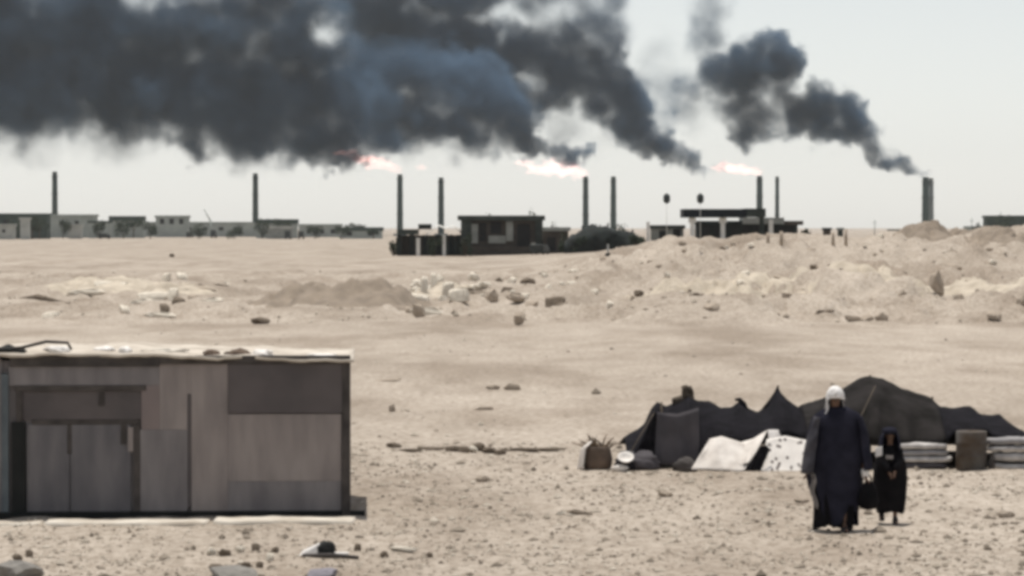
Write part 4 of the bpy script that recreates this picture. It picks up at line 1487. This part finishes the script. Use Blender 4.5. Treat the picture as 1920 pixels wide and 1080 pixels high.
def lamp_post(px, py, Y, label):
    e = root('lamp_post', px, Y, label, 'lamp post', 'lamp posts by the canopy')
    oz = e.location.z
    zc = Zp(py, Y) - oz
    m = MB()
    m.tube([(0, 0, 0), (0, 0, zc)], [.035, .022], 8)
    m.build('pole', M['far_white'], e)
    m = MB()
    m.lathe([(.12, zc - .55), (.38, zc - .35), (.42, zc + .25), (.30, zc + .5), (.06, zc + .68)], 0, 0, 14)
    m.build('lantern', M['lamp'], e)
lamp_post(1250, 373, CY2 - 6, 'tall pale lamp post with dark lantern standing clear of the canopy')
lamp_post(1313, 373, CY2 - 6, 'tall pale lamp post with dark lantern above the canopy edge')

# ------------------------------------------------------------------ far settlement
def house(px0, px1, py0, Y, mk, roofmk, label, wins=(), dep=6.0, roof_h=4.0, group='low far buildings', door=None):
    cxp = (px0 + px1) / 2
    e = root('house', cxp, Y, label, 'building', group)
    hpx = 450
    ebox('wall', e, mk, px0, px1, py0 + roof_h, hpx, Y, 0, dep, 0)
    ebox('roof', e, roofmk, px0 - 2, px1 + 2, py0, py0 + roof_h, Y, -.4, dep + .4)
    for a, t, b_, w in wins:
        f = ebox('window', e, 'hole', a, a + b_, t, t + w, Y, -.05, .06)
    if door:
        ebox('door', e, 'hole', door[0], door[1], door[2], hpx, Y, -.06, .06, 0)
    return e
def tree(px, py0, Y, w, label, seed, group='far trees'):
    e = root('tree', px, Y, label, 'tree', group)
    H = Zp(py0, Y) - e.location.z
    W = w * Y / F / 2
    m = MB()
    m.tube([(0, 0, 0), (.1, 0, H * .3), (0, .1, H * .55)], [.28, .2, .1], 7)
    m.tube([(.1, 0, H * .3), (W * .4, .2, H * .6)], [.16, .06], 6)
    m.tube([(.1, 0, H * .3), (-W * .4, -.2, H * .62)], [.16, .06], 6)
    m.build('trunk', M['trunk'], e)
    m = MB()
    rnd = random.Random(seed)
    cl = [(rnd.uniform(-.75, .75) * W, rnd.uniform(-.6, .6) * W, H * rnd.uniform(.42, .84), rnd.uniform(.3, .48)) for _ in range(11)]
    for c in cl:
        for q in range(90):
            d = Vector((rnd.gauss(0, 1), rnd.gauss(0, 1), rnd.gauss(0, 1))).normalized() * rnd.random() ** .4
            p_ = Vector((c[0] + d.x * W * c[3], c[1] + d.y * W * c[3], c[2] + d.z * H * c[3] * .42))
            s = rnd.uniform(.16, .36)
            u = Vector((rnd.gauss(0, 1), rnd.gauss(0, 1), rnd.gauss(0, 1))).normalized()
            w_ = u.orthogonal().normalized()
            v_ = u.cross(w_)
            m.add([p_ - w_ * s, p_ + v_ * s * .6, p_ + w_ * s, p_ - v_ * s * .6], [(0, 1, 2, 3)])
    m.build('crown', M['leaf'], e)
    return e
FY = 1250.0
house(-40, 88, 400, FY, 'far_roof', 'far_roof', 'long dark low building at the edge of the settlement', [(-20, 412, 10, 12), (6, 412, 12, 14), (60, 412, 14, 20)], dep=10)
house(-8, 26, 420, FY - 60, 'far_pale', 'far_pale', 'small whitewashed hut before the long dark building', [(4, 430, 6, 6)], dep=5)
house(38, 54, 408, FY - 70, 'far_pale', 'far_pale', 'narrow white hut standing before the long dark building', [], dep=4)
tree(74, 400, FY - 30, 34, 'dark tree at the end of the long dark building', 1)
tree(60, 412, FY - 50, 26, 'small dark tree beside the narrow white hut', 2)
house(92, 178, 402, FY + 160, 'far_grey', 'far_grey', 'pale grey-green house next to the first flare stack', [(112, 414, 8, 8), (140, 414, 8, 8)], dep=10)
house(128, 152, 420, FY + 20, 'far_pale', 'far_pale', 'white hut before the pale grey-green house', [], dep=5)
house(166, 206, 414, FY + 90, 'far_grey', 'far_roof', 'low hut with dark roof before the grey-green house', [(178, 424, 6, 8)], dep=6)
house(206, 268, 405, FY + 120, 'far_grey', 'far_roof', 'house with dark green roof left of the blocky tower', [(220, 418, 10, 8), (244, 418, 8, 8)], dep=8, roof_h=9)
house(292, 352, 404, FY + 250, 'far_grey', 'far_grey', 'blocky grey building with upper storey in mid settlement', [(300, 410, 8, 10), (318, 410, 8, 10), (336, 410, 8, 10)], dep=9)
house(196, 480, 416, FY + 330, 'far_grey', 'far_grey', 'long pale grey perimeter building behind the trucks', [(k, 426, 9, 6) for k in range(230, 470, 30)], dep=8, roof_h=3)
house(480, 556, 411, FY + 80, 'far_grey', 'far_roof', 'house with dark green roof beside the second flare stack', [(500, 424, 10, 10)], dep=8, roof_h=8)
house(500, 548, 424, FY + 10, 'shed_pale', 'far_pale', 'pale low shed before the house with dark green roof', [], dep=6)
house(560, 640, 420, FY + 260, 'far_grey', 'far_grey', 'low grey building between the second and third stacks', [(575, 430, 8, 8), (600, 430, 8, 8), (620, 430, 8, 8)], dep=8, roof_h=4)
house(636, 716, 426, FY + 40, 'far_grey', 'far_roof', 'low dark-roofed shed left of the market stall', [(650, 434, 10, 8), (690, 434, 10, 8)], dep=8, roof_h=7)
tree(668, 417, FY + 60, 40, 'broad dark tree above the low dark-roofed shed', 3)
tree(250, 405, FY + 110, 40, 'dark tree over the house left of the blocky tower', 4)
tree(530, 409, FY + 70, 44, 'broad dark tree over the house by the second stack', 5)
tree(700, 428, FY + 20, 22, 'small dark tree nearest the market stall', 6)
vehicle('truck', 401, FY + 120, 3.2, 3.3, 'dark truck parked alone left of the second stack', 'far trucks', R(80))
vehicle('truck', 356, FY + 160, 3.0, 2.4, 'grey truck parked before the long pale perimeter building', 'far trucks', R(70))
vehicle('truck', 540, FY - 40, 3.4, 3.1, 'larger dark truck of the pair by the second stack', 'far trucks', R(85))
vehicle('truck', 565, FY - 40, 2.8, 2.9, 'smaller dark truck of the pair by the second stack', 'far trucks', R(85))
vehicle('truck', 196, FY - 10, 4.5, 2.0, 'low dark truck parked in front of the settlement', 'far trucks', R(10))
for i, (px, t, w, lb) in enumerate([(30, 404, 40, 'dark scrub over the small whitewashed hut'), (118, 412, 30, 'grey scrub before the pale grey-green house'), (186, 412, 26, 'dark scrub at the low dark-roofed hut'), (232, 410, 36, 'dark scrub before the house left of the tower'),
        (282, 418, 30, 'dark scrub between the dark-roofed house and the tower'), (372, 420, 34, 'dark scrub before the long perimeter building'), (440, 424, 36, 'dark scrub left of the second stack'), (492, 412, 30, 'dark scrub at the foot of the second stack'), (590, 424, 34, 'dark scrub right of the truck pair'), (640, 420, 30, 'dark scrub before the low grey building'), (1880, 406, 44, 'dark scrub over the last dark building'), (1835, 416, 26, 'thin scrub beside the last dark building')]):
    shrub(px, t, FY - 25 + 6 * (i % 3), w, lb, 90 + i, 'far scrub along the settlement')
# leaning crane jib
m = MB()
e = root('crane', 392, FY + 300, 'thin leaning crane jib over the pale perimeter building', 'crane')
z1 = Zp(392, FY + 300) - e.location.z
m.tube([(1.5, 0, 0), (0.5, 0, z1 * .6)], .45, 6)
m.build('mast', M['far_grey'], e)
m = MB()
m.tube([(0.5, 0, z1 * .6), (-2.4, 0, z1)], [.35, .18], 6)
m.build('jib', M['far_grey'], e)

house(1850, 1990, 404, FY, 'far_roof', 'far_roof', 'dark low building at the far edge beyond the last stack', [(1862, 422, 10, 8), (1890, 422, 10, 8)], dep=10, group='low far buildings')
house(1812, 1850, 424, FY + 300, 'far_grey', 'far_grey', 'pale low annex beside the last dark building', [], dep=8)
for px, t, lb in [(1876, 396, 'thin mast on the last dark building'), (1822, 408, 'thin pale mast beside the last dark building'), (1640, 412, 'thin far mast between the kiosks and the last stack')]:
    e = root('mast', px, FY + 30, lb, 'mast', 'far masts')
    m = MB()
    m.tube([(0, 0, 0), (0, 0, Zp(t, FY + 30) - e.location.z)], [.22, .12], 6)
    m.build('shaft', M['far_grey'], e)
    m = MB()
    m.tube([(-.9, 0, (Zp(t, FY + 30) - e.location.z) * .85), (.9, 0, (Zp(t, FY + 30) - e.location.z) * .85)], .1, 6)
    m.build('crossarm', M['far_grey'], e)
house(1668, 1730, 430, 1500, 'far_roof', 'far_roof', 'low dark wall-like shed at the foot of the last stack', [], dep=6, roof_h=3)

# ------------------------------------------------------------------ flare stacks
def stack(px, top, Y, w, label, mk='stack'):
    e = root('flare_stack', px, Y, label, 'flare stack', 'row of flare stacks')
    H = Zp(top, Y) - e.location.z
    r = w * Y / F / 2
    m = MB()
    m.lathe([(r * 1.15, 0), (r * 1.05, H * .15), (r, H * .5), (r * .92, H * .94)], 0, 0, 16)
    m.build('shaft', M[mk], e)
    m = MB()
    m.lathe([(r * .8, H * .935), (r * .8, H * .97), (r * .95, H), (r * .7, H)], 0, 0, 16)
    m.build('flare_tip', M[mk], e)
    for q in (.35, .65, .93):
        m = MB()
        m.lathe([(r * .9, H * q), (r * 1.25, H * q), (r * 1.25, H * q + .35), (r * .9, H * q + .35)], 0, 0, 16, sm=False)
        m.build('platform', M[mk], e)
    m = MB()
    m.box(-.3, .3, -r * 1.35, -r * 1.0, 0, H * .93)
    m.build('ladder', M[mk], e)
    m = MB()
    m.box(-r * 2.2, r * 2.2, -r * 2, r * 2, -.5, 1.2)
    m.build('footing', M['far_grey'], e)
    return e
YA, YB, YC, YD = 1800, 1900, 2010, 1900
stack(103, 322, 1900, 11, 'first flare stack at the left end of the row')
stack(479, 325, 1880, 11, 'lone flare stack second from the left end')
stack(750, 327, YA, 11, 'burning flare stack third from the left, flame blown sideways')
stack(827, 333, 1880, 11, 'unlit flare stack just beside the third one')
stack(1098, 331, YB, 11, 'flare stack beside the brightest flame')
stack(1150, 331, 1890, 11, 'unlit flare stack right of the brightest flame')
stack(1424, 330, YC, 12, 'flare stack over the canopy end with faint pink flame')
stack(1457, 331, 1990, 8, 'thin unlit flare stack beside the canopy end')
stack(1735, 332, YD, 13, 'last flare stack at the right end trailing smoke')
stack(1745, 334, YD + 14, 11, 'paler stack standing close behind the last one', 'stack_grey')

# ------------------------------------------------------------------ smoke and flames
def smoke_mat(name, dens, color, detail_scale=0.05):
    m = bpy.data.materials.new(name)
    m.use_nodes = True
    nt = m.node_tree
    for n in list(nt.nodes):
        nt.nodes.remove(n)
    out = nt.nodes.new('ShaderNodeOutputMaterial')
    pv = nt.nodes.new('ShaderNodeVolumePrincipled')
    pv.inputs['Color'].default_value = (*color, 1)
    pv.inputs['Density'].default_value = dens
    pv.inputs['Density Attribute'].default_value = 'density'
    pv.inputs['Anisotropy'].default_value = 0.0
    tc = nt.nodes.new('ShaderNodeTexCoord')
    n = nt.nodes.new('ShaderNodeTexNoise')
    n.inputs['Scale'].default_value = 0.018
    n.inputs['Detail'].default_value = 3
    nt.links.new(tc.outputs['Object'], n.inputs['Vector'])
    cr = nt.nodes.new('ShaderNodeValToRGB')
    cr.color_ramp.elements[0].position = 0.40
    cr.color_ramp.elements[0].color = (*color, 1)
    cr.color_ramp.elements[1].position = 0.66
    cr.color_ramp.elements[1].color = (*[min(1, c * 2.0 + .03) for c in color], 1)
    nt.links.new(n.outputs['Fac'], cr.inputs[0])
    nt.links.new(cr.outputs[0], pv.inputs['Color'])
    nt.links.new(pv.outputs[0], out.inputs['Volume'])
    return m
M['smoke'] = smoke_mat('oil_smoke', 0.26, (0.068, 0.118, 0.180))

def plume(name, Y, blobs, cuts, label, depth, vox=2.4, warp=1.0, seed=0.0):
    """blobs: (px, py, rx, ry, amp, hardness[, dy]) in photo pixels at distance Y"""
    s = Y / F
    pad = 14
    xs0 = min(b[0] - b[2] for b in blobs) - pad
    xs1 = max(b[0] + b[2] for b in blobs) + pad
    ys0 = min(b[1] - b[3] for b in blobs) - pad
    ys1 = max(b[1] + b[3] for b in blobs) + pad
    lo = P(xs0, ys1, Y)
    hi = P(xs1, ys0, Y)
    lo.y = Y - depth
    hi.y = Y + depth
    ng = bpy.data.node_groups.new(name, 'GeometryNodeTree')
    ng.interface.new_socket('Geometry', in_out='INPUT', socket_type='NodeSocketGeometry')
    ng.interface.new_socket('Geometry', in_out='OUTPUT', socket_type='NodeSocketGeometry')
    N, L = ng.nodes, ng.links
    out = N.new('NodeGroupOutput')
    vc = N.new('GeometryNodeVolumeCube')
    vc.inputs['Min'].default_value = lo
    vc.inputs['Max'].default_value = hi
    vc.inputs['Resolution X'].default_value = max(4, int((hi.x - lo.x) / vox))
    vc.inputs['Resolution Y'].default_value = max(4, int((hi.y - lo.y) / (vox * 1.5)))
    vc.inputs['Resolution Z'].default_value = max(4, int((hi.z - lo.z) / vox))
    pos = N.new('GeometryNodeInputPosition').outputs[0]
    def vmath(op, a, b=None):
        n = N.new('ShaderNodeVectorMath')
        n.operation = op
        for i, q in enumerate((a, b)):
            if q is None:
                continue
            if hasattr(q, 'is_linked'):
                L.new(q, n.inputs[i])
            else:
                n.inputs[i].default_value = q
        return n.outputs['Value'] if op == 'LENGTH' else n.outputs[0]
    def fmath(op, a, b):
        n = N.new('ShaderNodeMath')
        n.operation = op
        for i, q in enumerate((a, b)):
            if hasattr(q, 'is_linked'):
                L.new(q, n.inputs[i])
            else:
                n.inputs[i].default_value = q
        return n.outputs[0]
    def mrange(v, a, b, c, d):
        n = N.new('ShaderNodeMapRange')
        n.interpolation_type = 'SMOOTHSTEP'
        L.new(v, n.inputs[0])
        for i, q in zip((1, 2, 3, 4), (a, b, c, d)):
            n.inputs[i].default_value = q
        return n.outputs[0]
    def noisev(scale, detail, off):
        n = N.new('ShaderNodeTexNoise')
        n.noise_dimensions = '4D'
        n.inputs['W'].default_value = off
        n.inputs['Scale'].default_value = scale
        n.inputs['Detail'].default_value = detail
        n.inputs['Roughness'].default_value = 0.55
        L.new(pos, n.inputs['Vector'])
        return n
    w1 = vmath('MULTIPLY', vmath('SUBTRACT', noisev(0.045, 2, seed).outputs['Color'], (.5, .5, .5)), (40 * warp,) * 3)
    w2 = vmath('MULTIPLY', vmath('SUBTRACT', noisev(0.14, 3, seed + 5).outputs['Color'], (.5, .5, .5)), (17 * warp,) * 3)
    w3 = vmath('MULTIPLY', vmath('SUBTRACT', noisev(0.30, 3, seed + 3).outputs['Color'], (.5, .5, .5)), (9.5 * warp,) * 3)
    p = vmath('ADD', vmath('ADD', vmath('ADD', pos, w1), w2), w3)
    acc = None
    for b in blobs:
        px, py, rx, ry, amp, hard = b[:6]
        dy = b[6] if len(b) > 6 else 0.0
        c = P(px, py, Y)
        c.y += dy
        rxm, rym = rx * s * 1.13, ry * s * 1.13
        rdep = min(depth * .9, (rxm + rym) / 2 * 1.0)
        d = vmath('LENGTH', vmath('MULTIPLY', vmath('SUBTRACT', p, tuple(c)), (1 / rxm, 1 / rdep, 1 / rym)))
        v = mrange(d, 1.0, hard if hard < .5 else (hard + .14 if rx < 60 else hard - .12), 0.0, amp)
        acc = v if acc is None else fmath('MAXIMUM', acc, v)
    for b in cuts:
        px, py, rx, ry, keep, hard = b
        c = P(px, py, Y)
        d = vmath('LENGTH', vmath('MULTIPLY', vmath('SUBTRACT', p, tuple(c)), (1 / (rx * s), 0.002, 1 / (ry * s))))
        v = mrange(d, 1.0, hard, 1.0, keep)
        acc = fmath('MULTIPLY', acc, v)
    tex = mrange(noisev(0.06, 4, seed + 9).outputs['Fac'], .36, .60, .12, 1.0)
    acc = fmath('MULTIPLY', acc, tex)
    L.new(acc, vc.inputs['Density'])
    sm = N.new('GeometryNodeSetMaterial')
    sm.inputs['Material'].default_value = M['smoke']
    L.new(vc.outputs[0], sm.inputs[0])
    L.new(sm.outputs[0], out.inputs[0])
    vol = bpy.data.volumes.new(name)
    vol.materials.append(M['smoke'])
    o = bpy.data.objects.new(name, vol)
    col.objects.link(o)
    md = o.modifiers.new('smoke', 'NODES')
    md.node_group = ng
    tag(o, label, None, 'oil smoke plumes', 'stuff')
    return o

# last stack (right)
plume('smoke_plume', YD, [
    (1733, 328, 14, 8, .7, .2), (1716, 320, 20, 10, .8, .2), (1696, 311, 24, 13, .9, .3), (1455, 168, 52, 40, .85, .4), (1425, 212, 60, 36, .7, .35), (1375, 185, 55, 45, .6, .3), (1672, 301, 24, 18, 1, .6), (1650, 294, 26, 20, 1, .6), (1628, 280, 28, 24, 1, .6), (1606, 256, 34, 32, 1, .6),
    (1580, 222, 42, 50, 1, .65), (1545, 215, 55, 52, 1, .6), (1500, 218, 50, 45, .9, .6), (1465, 240, 45, 30, .7, .5), (1425, 252, 40, 22, .7, .5), (1395, 254, 28, 24, .9, .55),
    (1485, 115, 34, 36, 1, .65), (1450, 110, 48, 48, 1, .6), (1410, 115, 60, 50, 1, .6), (1395, 160, 60, 45, .9, .55), (1345, 140, 60, 50, .8, .5), (1310, 160, 50, 40, .5, .4), (1420, 180, 40, 34, .7, .5),
    (1320, 60, 48, 60, .32, .2), (1322, 10, 52, 50, .22, .2), (1300, 215, 70, 40, .22, .2), (1370, 215, 55, 34, .3, .2), (1250, 170, 60, 70, .16, .1), (1230, 110, 50, 50, .08, .1)],
    [(1462, 252, 32, 9, .35, .3)],
    'black smoke rising from the last flare stack', 34, 1.5, .8, 1.0)
# stack over the canopy
plume('smoke_plume', YC, [
    (1352, 321, 18, 7, .7, .2), (1330, 316, 22, 10, .9, .4), (1306, 303, 22, 16, 1, .6), (1282, 293, 26, 22, 1, .6), (1258, 280, 30, 26, 1, .6), (1232, 258, 36, 36, 1, .6), (1205, 240, 42, 42, 1, .62), (1175, 215, 52, 52, 1, .62), (1195, 262, 46, 24, .9, .6), (1250, 235, 26, 24, .9, .6),
    (1140, 175, 62, 62, 1, .62), (1110, 130, 72, 66, 1, .6), (1060, 140, 80, 60, 1, .6), (1000, 110, 90, 60, 1, .55), (920, 90, 90, 70, .95, .5), (840, 80, 90, 75, .95, .5), (740, 60, 110, 80, .9, .5), (1150, 120, 34, 46, 1, .6),
    (1080, 40, 100, 50, .45, .3), (1120, -20, 70, 60, .5, .3), (1000, -30, 120, 60, .5, .3), (860, -20, 120, 60, .8, .4), (700, -20, 120, 60, .7, .4), (1185, 175, 50, 60, .22, .1),
    (1020, 165, 80, 55, .95, .5), (960, 150, 90, 60, .9, .5), (1050, 75, 90, 50, .8, .4), (1130, 60, 60, 50, .55, .4), (1060, 235, 60, 50, .10, .1), (1120, 265, 50, 26, .08, .1)],
    [(940, 30, 44, 22, .3, .3), (606, 58, 42, 34, .1, .3), (970, 146, 36, 12, .15, .2), (1060, 30, 60, 26, .5, .2)],
    'black smoke bank blown from the flare stack over the canopy', 44, 1.8, .8, 12.0)
# brightest flame
plume('smoke_plume', YB, [
    (1082, 298, 22, 13, 1, .6), (1050, 290, 34, 15, 1, .6), (1012, 286, 28, 16, 1, .5), (990, 270, 26, 26, 1, .5), (1000, 225, 30, 40, 1, .5), (965, 292, 30, 14, .9, .4), (975, 240, 40, 44, .95, .5), (935, 250, 60, 50, .95, .5), (880, 235, 80, 60, .95, .5), (820, 220, 90, 66, .95, .5), (740, 215, 100, 80, .95, .5), (920, 190, 90, 60, .9, .5), (820, 150, 110, 70, .9, .5), (700, 150, 110, 80, .9, .5),
    (925, 290, 40, 16, .7, .4), (850, 292, 50, 14, .15, .2), (780, 285, 60, 20, .25, .2), (1120, 300, 40, 12, .04, .1), (1050, 240, 50, 40, .06, .1)],
    [(1055, 225, 40, 34, .1, .2), (862, 268, 34, 28, .12, .2), (800, 292, 40, 12, .15, .2), (935, 292, 14, 10, .2, .2), (970, 146, 40, 12, .2, .2)],
    'black smoke blown from the brightest flame', 40, 1.8, 1.05, 23.0)
# third stack, the great bank on the left
plume('smoke_plume', YA, [
    (748, 276, 9, 9, .8, .4), (690, 296, 16, 12, .8, .5), (655, 298, 30, 14, 1, .5), (615, 300, 40, 14, 1, .6), (700, 262, 60, 30, .8, .5), (620, 262, 80, 48, 1, .55), (540, 260, 90, 48, 1, .6), (450, 250, 100, 52, 1, .6), (370, 245, 80, 50, 1, .6), (640, 190, 110, 80, .9, .5), (520, 180, 120, 90, 1, .55), (400, 170, 120, 100, 1, .55), (280, 165, 120, 100, 1, .6), (160, 160, 120, 108, 1, .6), (40, 165, 120, 112, 1, .6), (-80, 165, 120, 115, 1, .6), (-200, 150, 120, 120, 1, .6),
    (560, 70, 110, 90, .9, .5), (440, 60, 120, 90, .8, .5), (300, 50, 130, 80, .9, .5), (150, 50, 130, 90, 1, .55), (0, 50, 130, 90, 1, .55), (-140, 50, 120, 90, 1, .55), (500, -30, 120, 60, .6, .4), (350, -30, 120, 50, .5, .4), (180, -40, 120, 70, .9, .5), (20, -40, 120, 70, 1, .5), (-140, -40, 120, 70, 1, .5),
    (200, 275, 120, 24, .12, .1), (60, 278, 100, 24, .14, .1), (300, 268, 60, 22, .2, .1), (-60, 275, 90, 30, .3, .1), (470, 300, 60, 14, .3, .1), (560, 306, 50, 10, .35, .1)],
    [(606, 58, 46, 36, .08, .3), (645, 283, 30, 10, .12, .2), (720, 290, 40, 14, .2, .2), (300, 4, 90, 22, .25, .1)],
    'great dark smoke bank blown from the third flare stack', 42, 2.2, 1.0, 37.0)

def flame_mat(name, color, strength):
    m = bpy.data.materials.new(name)
    m.use_nodes = True
    nt = m.node_tree
    for n in list(nt.nodes):
        nt.nodes.remove(n)
    out = nt.nodes.new('ShaderNodeOutputMaterial')
    em = nt.nodes.new('ShaderNodeEmission')
    em.inputs['Color'].default_value = (*color, 1)
    em.inputs['Strength'].default_value = strength
    nt.links.new(em.outputs[0], out.inputs['Volume'])
    return m
M['flame'] = flame_mat('flare_flame', (1.0, .42, .34), .055)
M['flame_hot'] = flame_mat('hot_flare_flame', (1.0, .48, .42), .060)
def flame(Y, tongues, mk, label):
    s = Y / F
    c0 = P(tongues[0][0], tongues[0][1], Y)
    e = empty('flame', c0, 0, label, 'flame', 'flames of the flare stacks')
    for i, (px, py, rx, ry) in enumerate(tongues):
        p_ = P(px, py, Y) - c0
        m = MB()
        m.blob(p_, (rx * s, max(rx, ry) * s * .6, ry * s), 4, .95, 1.6, i * 3.1 + Y)
        m.build('tongue', M[mk], e)
flame(YA, [(744, 321, 9, 5), (730, 313, 16, 7), (708, 305, 24, 9), (682, 299, 20, 8), (650, 287, 18, 6), (790, 314, 10, 5)], 'flame', 'pinkish flame blown from the third flare stack')
flame(YB, [(1094, 326, 9, 8), (1078, 322, 16, 11), (1056, 317, 20, 14), (1032, 313, 20, 14), (1008, 318, 20, 8), (985, 306, 16, 6)], 'flame_hot', 'brightest white-pink flame in the row of stacks')
flame(YC, [(1420, 325, 9, 5), (1406, 321, 18, 6), (1382, 317, 24, 8), (1355, 313, 18, 8)], 'flame', 'faint pink flame over the canopy end')

# ------------------------------------------------------------------ haze
def haze():
    m = bpy.data.materials.new('dusty_air')
    m.use_nodes = True
    nt = m.node_tree
    for n in list(nt.nodes):
        nt.nodes.remove(n)
    out = nt.nodes.new('ShaderNodeOutputMaterial')
    pv_ = nt.nodes.new('ShaderNodeVolumePrincipled')
    pv_.inputs['Color'].default_value = (0.88, 0.94, 0.98, 1)
    pv_.inputs['Density'].default_value = 0.000035
    pv_.inputs['Density Attribute'].default_value = ''
    nt.links.new(pv_.outputs[0], out.inputs['Volume'])
    b = MB()
    b.box(-9800, 9800, -9400, 9400, -3.0, 260.0)
    o = b.build('haze', m)
    tag(o, 'pale dusty haze over the plain', None, None, 'stuff')
haze()
